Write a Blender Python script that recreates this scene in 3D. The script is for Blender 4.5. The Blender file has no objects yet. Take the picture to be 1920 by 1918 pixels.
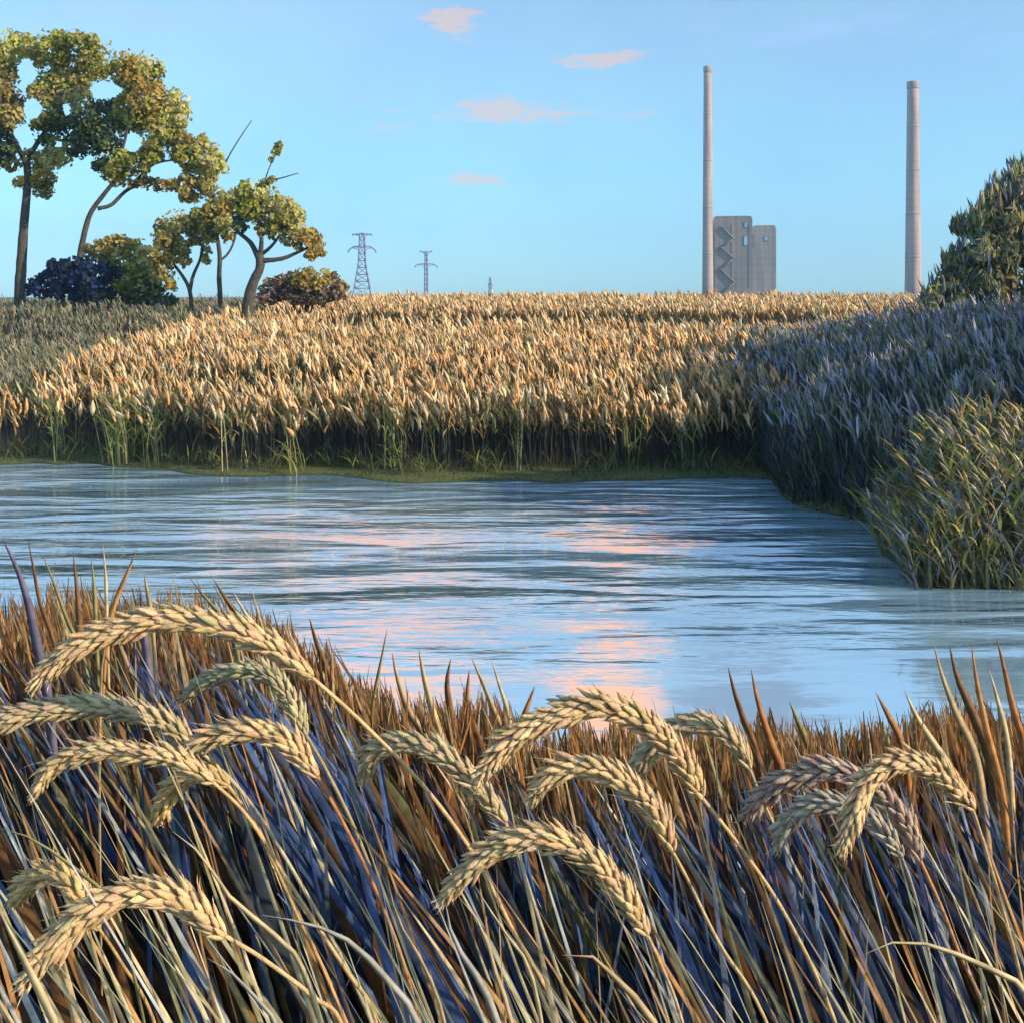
import bpy, math, random
import numpy as np
from mathutils import Vector

random.seed(7)
rng = np.random.default_rng(7)
R = math.radians
scene = bpy.context.scene
C = scene.collection

# ------------------------------------------------------------------ camera
EYE = 5.0          # metres above the water
F = 2059.0         # focal length in photograph pixels (1920 wide)
HOR = 556.0        # pixel row of the horizon
cam_d = bpy.data.cameras.new('camera')
cam = bpy.data.objects.new('camera', cam_d)
C.objects.link(cam)
cam.location = (0, 0, EYE)
cam.rotation_euler = (R(90), 0, 0)
cam_d.sensor_width = 36.0
cam_d.sensor_fit = 'HORIZONTAL'
cam_d.lens = 36.0 * F / 1920.0
cam_d.shift_y = (HOR - 959.0) / 1920.0
cam_d.clip_start = 0.05
cam_d.clip_end = 20000
scene.camera = cam

def at(px, py, Y):
    """pixel of the 1920-wide photograph -> point at distance Y"""
    return Vector(((px - 960.0) / F * Y, Y, EYE - (py - HOR) / F * Y))

# ------------------------------------------------------------------ light
SUN_AZ = math.atan2(0.92, -0.40)      # measured from +Y towards +X
SUN_EL = R(23)
sun_dir = Vector((math.sin(SUN_AZ) * math.cos(SUN_EL), math.cos(SUN_AZ) * math.cos(SUN_EL), math.sin(SUN_EL)))
sd = bpy.data.lights.new('sun', 'SUN')
sd.energy = 5.0
sd.angle = R(0.6)
sd.color = (1.0, 0.80, 0.56)
sun = bpy.data.objects.new('sun', sd)
C.objects.link(sun)
sun.rotation_euler = sun_dir.to_track_quat('Z', 'Y').to_euler()
sun.location = (30, -20, 30)

world = bpy.data.worlds.new('World')
scene.world = world
world.use_nodes = True
wt = world.node_tree
for n in list(wt.nodes):
    wt.nodes.remove(n)

class NT:
    def __init__(s, t): s.t = t
    def n(s, typ, **kw):
        nd = s.t.nodes.new(typ)
        for k, v in kw.items():
            if k == 'inp':
                for kk, vv in v.items():
                    nd.inputs[kk].default_value = vv
            else:
                setattr(nd, k, v)
        return nd
    def l(s, a, b): s.t.links.new(a, b)
    def math(s, op, a, b=None, c=None, clamp=False):
        nd = s.t.nodes.new('ShaderNodeMath'); nd.operation = op; nd.use_clamp = clamp
        for i, v in enumerate((a, b, c)):
            if v is None: continue
            if isinstance(v, (int, float)): nd.inputs[i].default_value = v
            else: s.t.links.new(v, nd.inputs[i])
        return nd.outputs[0]
    def mix(s, fac, a, b, blend='MIX'):
        nd = s.t.nodes.new('ShaderNodeMix'); nd.data_type = 'RGBA'; nd.blend_type = blend
        for sock, v in ((nd.inputs[0], fac), (nd.inputs[6], a), (nd.inputs[7], b)):
            if isinstance(v, (int, float)): sock.default_value = v
            elif isinstance(v, tuple): sock.default_value = (*v[:3], 1)
            else: s.t.links.new(v, sock)
        return nd.outputs[2]
    def ramp(s, fac, stops):
        nd = s.t.nodes.new('ShaderNodeValToRGB')
        e = nd.color_ramp.elements
        while len(e) > 1: e.remove(e[-1])
        e[0].position = stops[0][0]; e[0].color = (*stops[0][1], 1)
        for p, c in stops[1:]:
            q = e.new(p); q.color = (*c, 1)
        s.t.links.new(fac, nd.inputs[0])
        return nd.outputs[0]

W = NT(wt)
sky = W.n('ShaderNodeTexSky', sky_type='NISHITA', sun_disc=False)
sky.sun_elevation = SUN_EL
sky.sun_rotation = SUN_AZ
sky.altitude = 0
sky.air_density = 1.0
sky.dust_density = 0.15
sky.ozone_density = 2.4
tc = W.n('ShaderNodeTexCoord')
sep = W.n('ShaderNodeSeparateXYZ'); W.l(tc.outputs['Generated'], sep.inputs[0])
dyp = W.math('MAXIMUM', sep.outputs[1], 0.05)
u = W.math('DIVIDE', sep.outputs[0], dyp)
v = W.math('DIVIDE', sep.outputs[2], dyp)
# sky tint: keeps the low sky blue, brightens the unseen upper sky for reflections
elev = W.math('MULTIPLY', W.math('ABSOLUTE', sep.outputs[2]), 2.2, clamp=True)
tint = W.ramp(elev, [(0.0, (0.56, 1.06, 1.75)), (0.25, (0.82, 1.20, 1.42)), (0.57, (1.38, 1.50, 1.46)), (0.70, (2.1, 2.2, 1.95)), (1.0, (2.4, 2.2, 1.9))])
skyc = W.mix(1.0, sky.outputs[0], tint, 'MULTIPLY')
# wisps of warm evening cloud, plus unseen ones added for the water
cn = W.n('ShaderNodeTexNoise', inp={'Scale': 14.0, 'Detail': 8.0, 'Roughness': 0.7})
mp = W.n('ShaderNodeMapping'); mp.inputs['Scale'].default_value = (1.0, 1.0, 4.5)
W.l(tc.outputs['Generated'], mp.inputs[0]); W.l(mp.outputs[0], cn.inputs['Vector'])
def cloud_mask(lst, lo, hi):
    tot = None
    for (px, py, a, b, s) in lst:
        u0 = (px - 960) / F; v0 = (HOR - py) / F
        du = W.math('DIVIDE', W.math('SUBTRACT', u, u0), a / F)
        dv = W.math('DIVIDE', W.math('SUBTRACT', v, v0), b / F)
        d2 = W.math('ADD', W.math('MULTIPLY', du, du), W.math('MULTIPLY', dv, dv))
        g = W.math('MULTIPLY', W.math('POWER', 2.718, W.math('MULTIPLY', d2, -1.0)), s)
        tot = g if tot is None else W.math('ADD', tot, g)
    x = W.math('ADD', tot, W.math('MULTIPLY', W.math('SUBTRACT', cn.outputs[0], 0.5), 4.4))
    mr = W.n('ShaderNodeMapRange', interpolation_type='SMOOTHSTEP')
    mr.inputs['From Min'].default_value = lo; mr.inputs['From Max'].default_value = hi
    W.l(x, mr.inputs[0])
    g2 = W.math('MULTIPLY', tot, 3.0, clamp=True)
    return W.math('MULTIPLY', mr.outputs[0], g2)
peach = cloud_mask([(845, 38, 46, 34, 1.2), (1145, 112, 90, 18, 1.0), (930, 207, 140, 26, 1.0), (890, 338, 60, 14, 0.85), (610, 300, 60, 20, 0.5), (1220, 215, 90, 16, 0.5),
                    (700, 235, 60, 14, 0.4), (1620, 345, 30, 30, 0.35)], 0.35, 1.0)
violet = cloud_mask([(200, 20, 420, 80, 0.75), (1650, 70, 360, 55, 0.6), (620, 150, 260, 60, 0.4)], 0.2, 1.3)
added_warm_cloud = cloud_mask([(1150, -120, 90, 60, 1.7), (1150, -280, 95, 100, 1.6), (1130, -520, 150, 60, 1.2), (660, -150, 280, 55, 1.7), (600, -330, 260, 70, 1.7), (820, -480, 260, 60, 1.3)], 0.45, 0.9)  # unseen orange clouds added overhead to warm the water reflection
added_mauve_cloud = cloud_mask([(1400, -130, 150, 75, 2.4), (1400, -300, 120, 90, 1.9)], 0.4, 1.0)  # unseen dark clouds added to bring mauve into the water reflection
mot = W.n('ShaderNodeTexNoise', inp={'Scale': 5.0, 'Detail': 5.0, 'Roughness': 0.6}); W.l(tc.outputs['Generated'], mot.inputs['Vector'])
skyc = W.mix(1.0, skyc, W.ramp(mot.outputs[0], [(0.35, (0.95, 0.95, 1.0)), (0.65, (1.08, 1.06, 1.0))]), 'MULTIPLY')
c1 = W.mix(W.math('MULTIPLY', violet, 0.30), skyc, (3.6, 4.6, 8.3))
c2 = W.mix(W.math('MULTIPLY', peach, 0.42), c1, (8.0, 4.1, 1.9))
c3 = W.mix(W.math('MULTIPLY', added_mauve_cloud, 0.85), c2, (1.5, 1.35, 2.1))
c4 = W.mix(W.math('MULTIPLY', added_warm_cloud, 0.9), c3, (14.5, 5.0, 0.3))
bg = W.n('ShaderNodeBackground')
bg.inputs[1].default_value = 0.12
W.l(c4, bg.inputs[0])
wo = W.n('ShaderNodeOutputWorld'); W.l(bg.outputs[0], wo.inputs[0])

scene.view_settings.view_transform = 'Standard'
scene.view_settings.look = 'None'
scene.view_settings.exposure = 0.35
scene.view_settings.gamma = 1.0
scene.render.engine = 'CYCLES'
scene.cycles.max_bounces = 6
scene.cycles.diffuse_bounces = 3
scene.cycles.glossy_bounces = 3
scene.cycles.volume_bounces = 0

# ------------------------------------------------------------------ helpers
def tag(o, label=None, cat=None, group=None, kind=None):
    if label: o['label'] = label
    if cat: o['category'] = cat
    if group: o['group'] = group
    if kind: o['kind'] = kind
    return o

def empty(name, loc=(0, 0, 0), rz=0):
    o = bpy.data.objects.new(name, None)
    o.location = loc; o.rotation_euler = (0, 0, rz); o.empty_display_size = 0.3
    C.objects.link(o)
    return o

class MB:
    """collects vertices, faces and a colour per vertex into ONE mesh"""
    def __init__(s):
        s.v = []; s.f = []; s.c = []; s.n = 0
    def add(s, verts, faces, col):
        verts = np.asarray(verts, dtype=np.float32).reshape(-1, 3)
        faces = np.asarray(faces, dtype=np.int32)
        col = np.asarray(col, dtype=np.float32)
        if col.ndim == 1: col = np.tile(col[:3], (len(verts), 1))
        s.v.append(verts); s.f.append(faces + s.n); s.c.append(col); s.n += len(verts)
    def build(s, name, m, parent=None, origin=None, smooth=True):
        V = np.concatenate(s.v); Cc = np.concatenate(s.c)
        if origin is not None: V = V - np.array(origin, dtype=np.float32)
        me = bpy.data.meshes.new(name)
        nf = sum(len(f) for f in s.f); nl = sum(f.size for f in s.f)
        me.vertices.add(len(V)); me.vertices.foreach_set('co', V.ravel())
        me.loops.add(nl); me.polygons.add(nf)
        me.loops.foreach_set('vertex_index', np.concatenate([f.ravel() for f in s.f]))
        cnt = np.concatenate([np.full(len(f), f.shape[1], dtype=np.int32) for f in s.f])
        st = np.concatenate([[0], np.cumsum(cnt)[:-1]]).astype(np.int32)
        me.polygons.foreach_set('loop_start', st)
        me.polygons.foreach_set('loop_total', cnt)
        me.polygons.foreach_set('use_smooth', np.full(nf, smooth))
        me.update(calc_edges=True)
        a = me.color_attributes.new('tone', 'FLOAT_COLOR', 'POINT')
        a.data.foreach_set('color', np.concatenate([Cc, np.ones((len(Cc), 1), dtype=np.float32)], 1).ravel())
        me.materials.append(m)
        o = bpy.data.objects.new(name, me)
        C.objects.link(o)
        if parent is not None:
            o.parent = parent
        return o

def nrm(a):
    return a / np.maximum(np.linalg.norm(a, axis=-1, keepdims=True), 1e-9)

def ribbons(mb, P, D, L, Wd, bend, col, K=4, fold=0.0, prof=None, side=None, tipcol=None):
    """N curved tapering blades: root P, direction D, length L, width Wd, bend vector added with t^2"""
    P = np.asarray(P, float); N = len(P)
    D = nrm(np.asarray(D, float)); L = np.broadcast_to(L, (N,)); Wd = np.broadcast_to(Wd, (N,))
    if side is None:
        ang = rng.uniform(0, 2 * np.pi, N)
        side = np.stack([np.cos(ang), np.sin(ang), np.zeros(N)], 1)
    side = nrm(side - (side * D).sum(1, keepdims=True) * D)
    nor = np.cross(side, D)
    t = np.linspace(0, 1, K + 1)
    if prof is None:
        prof = np.clip(1.15 - t ** 1.6 * 1.15, 0.04, 1) * np.clip(0.55 + t * 3, 0, 1)
    cen = P[:, None] + D[:, None] * (L[:, None] * t)[..., None] + bend[:, None] * (t ** 2)[None, :, None]
    w = Wd[:, None] * prof[None] * 0.5
    lft = cen - side[:, None] * w[..., None]
    rgt = cen + side[:, None] * w[..., None]
    col = np.asarray(col, float)
    if col.ndim == 1: col = np.tile(col, (N, 1))
    if fold:
        mid = cen + nor[:, None] * (w * fold)[..., None]
        V = np.stack([lft, mid, rgt], 2)       # N,K+1,3,3
        m = 3
    else:
        V = np.stack([lft, rgt], 2); m = 2
    base = (np.arange(N) * (K + 1) * m)[:, None, None]
    k = (np.arange(K) * m)[None, :, None]
    fs = []
    for j in range(m - 1):
        q = np.array([j, j + 1, j + 1 + m, j + m])[None, None]
        fs.append((base + k + q).reshape(-1, 4))
    cc = np.repeat(col[:, None], (K + 1) * m, 1)
    if tipcol is not None:
        tt = np.repeat(t, m)[None, :, None] ** 1.5
        cc = cc * (1 - tt) + np.asarray(tipcol)[:, None] * tt if np.ndim(tipcol) == 2 else cc * (1 - tt) + np.asarray(tipcol)[None, None] * tt
    mb.add(V.reshape(-1, 3), np.concatenate(fs), cc.reshape(-1, 3))

def spindles(mb, P, D, L, Wd, col, S=4, prof=(0.15, 0.8, 1.0, 0.65, 0.08), flat=1.0, side=None, bend=None):
    """N closed spindles (plumes, grains)"""
    P = np.asarray(P, float); N = len(P); D = nrm(np.asarray(D, float))
    L = np.broadcast_to(L, (N,)); Wd = np.broadcast_to(Wd, (N,))
    if side is None: side = rng.normal(size=(N, 3))
    side = nrm(side - (side * D).sum(1, keepdims=True) * D)
    up = np.cross(D, side)
    K = len(prof); t = np.linspace(0, 1, K)
    a = np.linspace(0, 2 * np.pi, S, endpoint=False)
    cen = P[:, None] + D[:, None] * (L[:, None] * t)[..., None]
    if bend is not None: cen = cen + bend[:, None] * (t ** 2)[None, :, None]
    r = Wd[:, None] * np.array(prof)[None] * 0.5
    V = cen[:, :, None] + r[:, :, None, None] * (side[:, None, None] * np.cos(a)[None, None, :, None] + up[:, None, None] * (np.sin(a) * flat)[None, None, :, None])
    base = (np.arange(N) * K * S)[:, None, None, None]
    k = (np.arange(K - 1) * S)[None, :, None, None]
    j = np.arange(S); jn = (j + 1) % S
    q = np.stack([j, jn, jn + S, j + S], 1)[None, None]
    f = (base + k + q).reshape(-1, 4)
    caps = np.stack([np.arange(S)[::-1] + 0, np.arange(S) + (K - 1) * S])[None] + (np.arange(N) * K * S)[:, None, None]
    col = np.asarray(col, float)
    if col.ndim == 1: col = np.tile(col, (N, 1))
    cc = np.repeat(col, K * S, 0)
    n0 = mb.n
    mb.add(V.reshape(-1, 3), f, cc)
    mb.f.append((caps.reshape(-1, S) + n0).astype(np.int32))

def smooth_path(pts, n):
    """centripetal Catmull-Rom through points, n samples spread by length"""
    P = [Vector(p) for p in pts]
    P = [P[0] * 2 - P[1]] + P + [P[-1] * 2 - P[-2]]
    T = [0.0]
    for a, b in zip(P[:-1], P[1:]): T.append(T[-1] + max((b - a).length, 1e-6) ** 0.5)
    cum = [0.0]
    for a, b in zip(P[1:-2], P[2:-1]): cum.append(cum[-1] + (b - a).length)
    out = []
    for i in range(n):
        s = cum[-1] * i / (n - 1)
        k = 0
        while k < len(cum) - 2 and s > cum[k + 1]: k += 1
        f = (s - cum[k]) / max(cum[k + 1] - cum[k], 1e-9)
        p0, p1, p2, p3 = P[k:k + 4]; t0, t1, t2, t3 = T[k:k + 4]
        t = t1 + (t2 - t1) * min(max(f, 0), 1)
        a1 = p0.lerp(p1, (t - t0) / (t1 - t0)); a2 = p1.lerp(p2, (t - t1) / (t2 - t1)); a3 = p2.lerp(p3, (t - t2) / (t3 - t2))
        b1 = a1.lerp(a2, (t - t0) / (t2 - t0)); b2 = a2.lerp(a3, (t - t1) / (t3 - t1))
        out.append(b1.lerp(b2, (t - t1) / (t2 - t1)))
    return out

def tube(mb, pts, rad, col, S=8, wob=0.0):
    pts = [Vector(p) for p in pts]; n = len(pts)
    ref = Vector((0.3, 1, 0.1)).normalized()
    V = []
    for i, p in enumerate(pts):
        d = (pts[min(i + 1, n - 1)] - pts[max(i - 1, 0)]).normalized()
        s = d.cross(ref)
        if s.length < 1e-3: s = d.cross(Vector((1, 0, 0)))
        s.normalize(); u2 = d.cross(s)
        r = rad[i] if hasattr(rad, '__len__') else rad
        for k in range(S):
            a = 2 * math.pi * k / S
            rr = r * (1 + wob * (random.random() - 0.5))
            V.append(p + s * (math.cos(a) * rr) + u2 * (math.sin(a) * rr))
    F_ = []
    for i in range(n - 1):
        for k in range(S):
            F_.append((i * S + k, i * S + (k + 1) % S, (i + 1) * S + (k + 1) % S, (i + 1) * S + k))
    n0 = mb.n
    mb.add([tuple(v) for v in V], F_, col)
    caps = np.array([list(range(S))[::-1], [(n - 1) * S + k for k in range(S)]], dtype=np.int32) + n0
    mb.f.append(caps)

def box(mb, c, s, col=(1, 1, 1), rz=0.0):
    cx, cy, cz = c; sx, sy, sz = s[0] / 2, s[1] / 2, s[2] / 2
    V = []
    for dz in (-sz, sz):
        for dx, dy in ((-sx, -sy), (sx, -sy), (sx, sy), (-sx, sy)):
            x = dx * math.cos(rz) - dy * math.sin(rz); y = dx * math.sin(rz) + dy * math.cos(rz)
            V.append((cx + x, cy + y, cz + dz))
    mb.add(V, [(3, 2, 1, 0), (4, 5, 6, 7), (0, 1, 5, 4), (1, 2, 6, 5), (2, 3, 7, 6), (3, 0, 4, 7)], col)

def bar(mb, a, b, w, col=(1, 1, 1)):
    tube(mb, [a, b], w / 2, col, S=4)

def mat_tone(name, rough=0.75, transl=0.0, nscale=6.0, namt=0.35, bump=0.0, spec=0.3, sheen=0.0):
    m = bpy.data.materials.new(name); m.use_nodes = True
    t = m.node_tree; t.nodes.clear(); N = NT(t)
    at_ = N.n('ShaderNodeAttribute', attribute_name='tone')
    tcn = N.n('ShaderNodeTexCoord')
    no = N.n('ShaderNodeTexNoise', inp={'Scale': nscale, 'Detail': 4.0, 'Roughness': 0.6})
    N.l(tcn.outputs['Object'], no.inputs['Vector'])
    mr = N.n('ShaderNodeMapRange'); mr.inputs['From Min'].default_value = 0.3; mr.inputs['From Max'].default_value = 0.7
    mr.inputs['To Min'].default_value = 1 - namt; mr.inputs['To Max'].default_value = 1 + namt
    N.l(no.outputs[0], mr.inputs[0])
    sc = N.n('ShaderNodeVectorMath', operation='SCALE')
    N.l(at_.outputs['Color'], sc.inputs[0]); N.l(mr.outputs[0], sc.inputs['Scale'])
    p = N.n('ShaderNodeBsdfPrincipled')
    p.inputs['Roughness'].default_value = rough
    p.inputs['Specular IOR Level'].default_value = spec
    N.l(sc.outputs[0], p.inputs['Base Color'])
    if bump:
        b = N.n('ShaderNodeBump'); b.inputs['Strength'].default_value = bump; b.inputs['Distance'].default_value = 0.02
        N.l(no.outputs[0], b.inputs['Height']); N.l(b.outputs[0], p.inputs['Normal'])
    o = N.n('ShaderNodeOutputMaterial')
    if transl:
        tr = N.n('ShaderNodeBsdfTranslucent'); N.l(sc.outputs[0], tr.inputs[0])
        mx = N.n('ShaderNodeMixShader'); mx.inputs[0].default_value = transl
        N.l(p.outputs[0], mx.inputs[1]); N.l(tr.outputs[0], mx.inputs[2]); N.l(mx.outputs[0], o.inputs[0])
    else:
        N.l(p.outputs[0], o.inputs[0])
    return m

M_leaf = mat_tone('tree_leaf', 0.8, 0.4, 0.5, 0.2, spec=0.15)
M_bark = mat_tone('bark', 0.9, 0, 5.0, 0.4, 0.8)
M_reed = mat_tone('reed', 0.75, 0.25, 0.7, 0.25)
M_blade = mat_tone('dry_blade', 0.85, 0.3, 45.0, 0.35, spec=0.12)
M_grain = mat_tone('grain_husk', 0.65, 0.12, 120.0, 0.25, 0.3)
M_stem = mat_tone('straw_stem', 0.55, 0.0, 60.0, 0.25, 0.2)
M_conc = mat_tone('weathered_concrete', 0.85, 0, 0.06, 0.12, 0.2)
nt_ = M_conc.node_tree; Nn = NT(nt_)
pc_ = [n_ for n_ in nt_.nodes if n_.type == 'BSDF_PRINCIPLED'][0]; src = pc_.inputs['Base Color'].links[0].from_socket
tcc = Nn.n('ShaderNodeTexCoord'); mpc = Nn.n('ShaderNodeMapping'); mpc.inputs['Scale'].default_value = (0.5, 0.5, 0.03); Nn.l(tcc.outputs['Object'], mpc.inputs[0])
stn = Nn.n('ShaderNodeTexNoise', inp={'Scale': 1.0, 'Detail': 5.0}); Nn.l(mpc.outputs[0], stn.inputs['Vector'])
rsn = Nn.ramp(stn.outputs[0], [(0.35, (0.72, 0.70, 0.72)), (0.6, (1.05, 1.02, 1.0))])
wv = Nn.n('ShaderNodeTexWave', bands_direction='Z', inp={'Scale': 0.08, 'Distortion': 0.0}); Nn.l(tcc.outputs['Object'], wv.inputs['Vector'])
jn = Nn.ramp(wv.outputs[0], [(0.0, (0.78, 0.78, 0.78)), (0.04, (1, 1, 1))])
Nn.l(Nn.mix(1.0, Nn.mix(1.0, src, rsn, 'MULTIPLY'), jn, 'MULTIPLY'), pc_.inputs['Base Color'])
M_steel = mat_tone('galvanised_steel', 0.6, 0, 0.5, 0.1)

def pick(pal, N, jit=0.12, w=None):
    pal = np.array(pal, float)
    i = rng.choice(len(pal), N, p=None if w is None else np.array(w) / sum(w))
    return pal[i] * (1 + rng.normal(0, jit, (N, 1))).clip(0.5, 1.6)

# ------------------------------------------------------------------ terrain
def vnoise(x, y, s, seed=0):
    x = np.asarray(x, float) / s; y = np.asarray(y, float) / s
    xi = np.floor(x); yi = np.floor(y); fx = x - xi; fy = y - yi
    fx = fx * fx * (3 - 2 * fx); fy = fy * fy * (3 - 2 * fy)
    def h(a, b):
        q = np.sin(a * 127.1 + b * 311.7 + seed * 74.7) * 43758.5453
        return q - np.floor(q)
    return (h(xi, yi) * (1 - fx) + h(xi + 1, yi) * fx) * (1 - fy) + (h(xi, yi + 1) * (1 - fx) + h(xi + 1, yi + 1) * fx) * fy

def sstep(a, b, x):
    t = np.clip((x - a) / (b - a), 0, 1); return t * t * (3 - 2 * t)

def far_s(X, Y):
    sh = 30.2 + 1.1 * (vnoise(X, X * 0, 2.7, 3) - 0.5) + 0.8 * (vnoise(X, X * 0, 0.9, 4) - 0.5) + 2.8 * sstep(-6, -15, X)
    return Y - sh
def right_s(X, Y):
    shx = 7.0 + 0.7 * (vnoise(Y, Y * 0, 1.6, 5) - 0.5) + 0.9 * sstep(21.0, 23.0, Y) * sstep(26.5, 24.0, Y)
    return np.minimum(X - shx, (Y - 18.9) * 1.0)
def near_s(X, Y):
    return (11.0 + 0.8 * (vnoise(X, X * 0, 2.0, 9) - 0.5)) - Y

def height(X, Y):
    X = np.asarray(X, float); Y = np.asarray(Y, float)
    sf = far_s(X, Y)
    g = np.interp(sf, [-3, -0.7, -0.2, 0.2, 1.6, 3, 8, 15, 24, 40, 58, 90, 5000], [-0.9, -0.35, 0.02, 0.07, 0.14, 0.3, 0.95, 1.62, 1.35, 2.1, 2.72, 2.85, 2.9])
    l = np.interp(sf, [-3, -0.7, -0.2, 0.2, 1.6, 5, 15, 26, 60, 5000], [-0.9, -0.35, 0.02, 0.07, 0.14, 0.35, 0.60, 2.25, 2.7, 2.9])
    b = sstep(-14.0, -16.0, X)
    zf = g * (1 - b) + l * b
    sr = right_s(X, Y)
    zr = np.interp(sr, [-3, -0.5, -0.1, 0.1, 0.8, 3, 7, 12, 400], [-0.9, -0.3, 0.0, 0.06, 0.3, 0.95, 1.9, 2.5, 2.9])
    zr = np.where(Y > 60, -0.9, zr)
    sn = near_s(X, Y)
    zn = np.interp(sn, [-3, -0.3, 0, 0.3, 3, 6, 7.6, 9, 11, 200], [-0.9, -0.2, 0.0, 0.15, 1.15, 2.55, 3.35, 3.62, 3.72, 3.9])
    z = np.maximum(np.maximum(zf, zr), zn)
    z = z + np.where(z > 0.3, 0.10 * (vnoise(X, Y, 1.3, 1) - 0.5) + 0.03 * (vnoise(X, Y, 0.3, 2) - 0.5), 0.02 * (vnoise(X, Y, 0.5, 1) - 0.5))
    return z

def axis(parts):
    out = []
    for a, b, n in parts: out += list(np.linspace(a, b, n, endpoint=False))
    out.append(parts[-1][1]); return np.array(out)
xs = axis([(-2400, -400, 14), (-400, -60, 34), (-60, -18, 80), (-18, 18, 220), (18, 60, 80), (60, 400, 34), (400, 2400, 14)])
ys = axis([(-60, -4, 20), (-4, 4, 60), (4, 16, 60), (16, 40, 240), (40, 110, 110), (110, 500, 50), (500, 2600, 20)])
GX, GY = np.meshgrid(xs, ys)
GZ = height(GX, GY)
nx, ny = len(xs), len(ys)
idx = np.arange(nx * ny).reshape(ny, nx)
faces = np.stack([idx[:-1, :-1], idx[:-1, 1:], idx[1:, 1:], idx[1:, :-1]], -1).reshape(-1, 4)

m = bpy.data.materials.new('earth'); m.use_nodes = True
N = NT(m.node_tree); m.node_tree.nodes.clear()
geo = N.n('ShaderNodeNewGeometry'); sp = N.n('ShaderNodeSeparateXYZ'); N.l(geo.outputs['Position'], sp.inputs[0])
n1 = N.n('ShaderNodeTexNoise', inp={'Scale': 1.4, 'Detail': 6.0, 'Roughness': 0.65}); N.l(geo.outputs['Position'], n1.inputs['Vector'])
n2 = N.n('ShaderNodeTexNoise', inp={'Scale': 14.0, 'Detail': 5.0, 'Roughness': 0.7}); N.l(geo.outputs['Position'], n2.inputs['Vector'])
soil = N.ramp(n1.outputs[0], [(0.3, (0.035, 0.024, 0.016)), (0.5, (0.075, 0.050, 0.028)), (0.7, (0.05, 0.05, 0.022))])
moss = N.ramp(n2.outputs[0], [(0.36, (0.025, 0.030, 0.018)), (0.5, (0.07, 0.09, 0.025)), (0.66, (0.24, 0.25, 0.06))])
lo = N.n('ShaderNodeMapRange'); lo.inputs['From Min'].default_value = 0.16; lo.inputs['From Max'].default_value = 0.42
N.l(N.math('ADD', sp.outputs[2], N.math('MULTIPLY', n1.outputs[0], 0.12)), lo.inputs[0])
bc = N.mix(lo.outputs[0], moss, soil)
wet = N.n('ShaderNodeMapRange'); wet.inputs['From Min'].default_value = 0.0; wet.inputs['From Max'].default_value = 0.05
N.l(sp.outputs[2], wet.inputs[0])
bc = N.mix(wet.outputs[0], (0.03, 0.035, 0.02), bc)
p = N.n('ShaderNodeBsdfPrincipled', inp={'Roughness': 0.9}); N.l(bc, p.inputs['Base Color'])
bm = N.n('ShaderNodeBump', inp={'Strength': 0.7, 'Distance': 0.04}); N.l(n2.outputs[0], bm.inputs['Height']); N.l(bm.outputs[0], p.inputs['Normal'])
o = N.n('ShaderNodeOutputMaterial'); N.l(p.outputs[0], o.inputs[0])
M_earth = m
mb = MB(); mb.add(np.stack([GX, GY, GZ], -1).reshape(-1, 3), faces, (0.1, 0.08, 0.05))
tag(mb.build('ground', M_earth), kind='structure')

# ------------------------------------------------------------------ water
m = bpy.data.materials.new('pond_water'); m.use_nodes = True
N = NT(m.node_tree); m.node_tree.nodes.clear()
geo = N.n('ShaderNodeNewGeometry')
def wn(sx, sy, scale, detail=3.0, dist=0.0):
    mpn = N.n('ShaderNodeMapping'); mpn.inputs['Scale'].default_value = (sx, sy, 1)
    N.l(geo.outputs['Position'], mpn.inputs[0])
    k = N.n('ShaderNodeTexNoise', inp={'Scale': scale, 'Detail': detail, 'Roughness': 0.5, 'Distortion': dist})
    N.l(mpn.outputs[0], k.inputs['Vector']); return k.outputs[0]
big = wn(0.30, 1.25, 1.0, 1.0, 0.5)
mid = wn(1.3, 5.0, 1.0, 2.0, 0.2)
fine = wn(4.0, 14.0, 1.0, 3.0)
patch = wn(0.09, 0.26, 1.0, 2.0)
spz = N.n('ShaderNodeSeparateXYZ'); N.l(geo.outputs['Position'], spz.inputs[0])
# the breeze ruffles the middle of the pond; the sheltered near edge stays calm
breeze = N.n('ShaderNodeMapRange', interpolation_type='SMOOTHSTEP')
breeze.inputs['From Min'].default_value = 13.6; breeze.inputs['From Max'].default_value = 17.0
breeze.inputs['To Min'].default_value = 0.12; breeze.inputs['To Max'].default_value = 1.0
N.l(spz.outputs[1], breeze.inputs[0])
pm = N.n('ShaderNodeMapRange'); pm.inputs['From Min'].default_value = 0.35; pm.inputs['From Max'].default_value = 0.6
pm.inputs['To Min'].default_value = 0.18; pm.inputs['To Max'].default_value = 1.0
N.l(patch, pm.inputs[0])
hgt = N.math('ADD', N.math('ADD', N.math('MULTIPLY', big, 1.0), N.math('MULTIPLY', mid, 0.2)), N.math('MULTIPLY', fine, 0.025))
hgt = N.math('MULTIPLY', N.math('MULTIPLY', hgt, breeze.outputs[0]), pm.outputs[0])
bmp = N.n('ShaderNodeBump', inp={'Strength': 1.0, 'Distance': 0.27}); N.l(hgt, bmp.inputs['Height'])
gl = N.n('ShaderNodeBsdfGlossy', inp={'Roughness': 0.06, 'Color': (0.93, 0.96, 1.0, 1)}); N.l(bmp.outputs[0], gl.inputs['Normal'])
body = N.ramp(patch, [(0.35, (0.24, 0.43, 0.58)), (0.6, (0.36, 0.58, 0.72))])
df = N.n('ShaderNodeBsdfDiffuse'); N.l(body, df.inputs[0]); N.l(bmp.outputs[0], df.inputs['Normal'])
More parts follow.
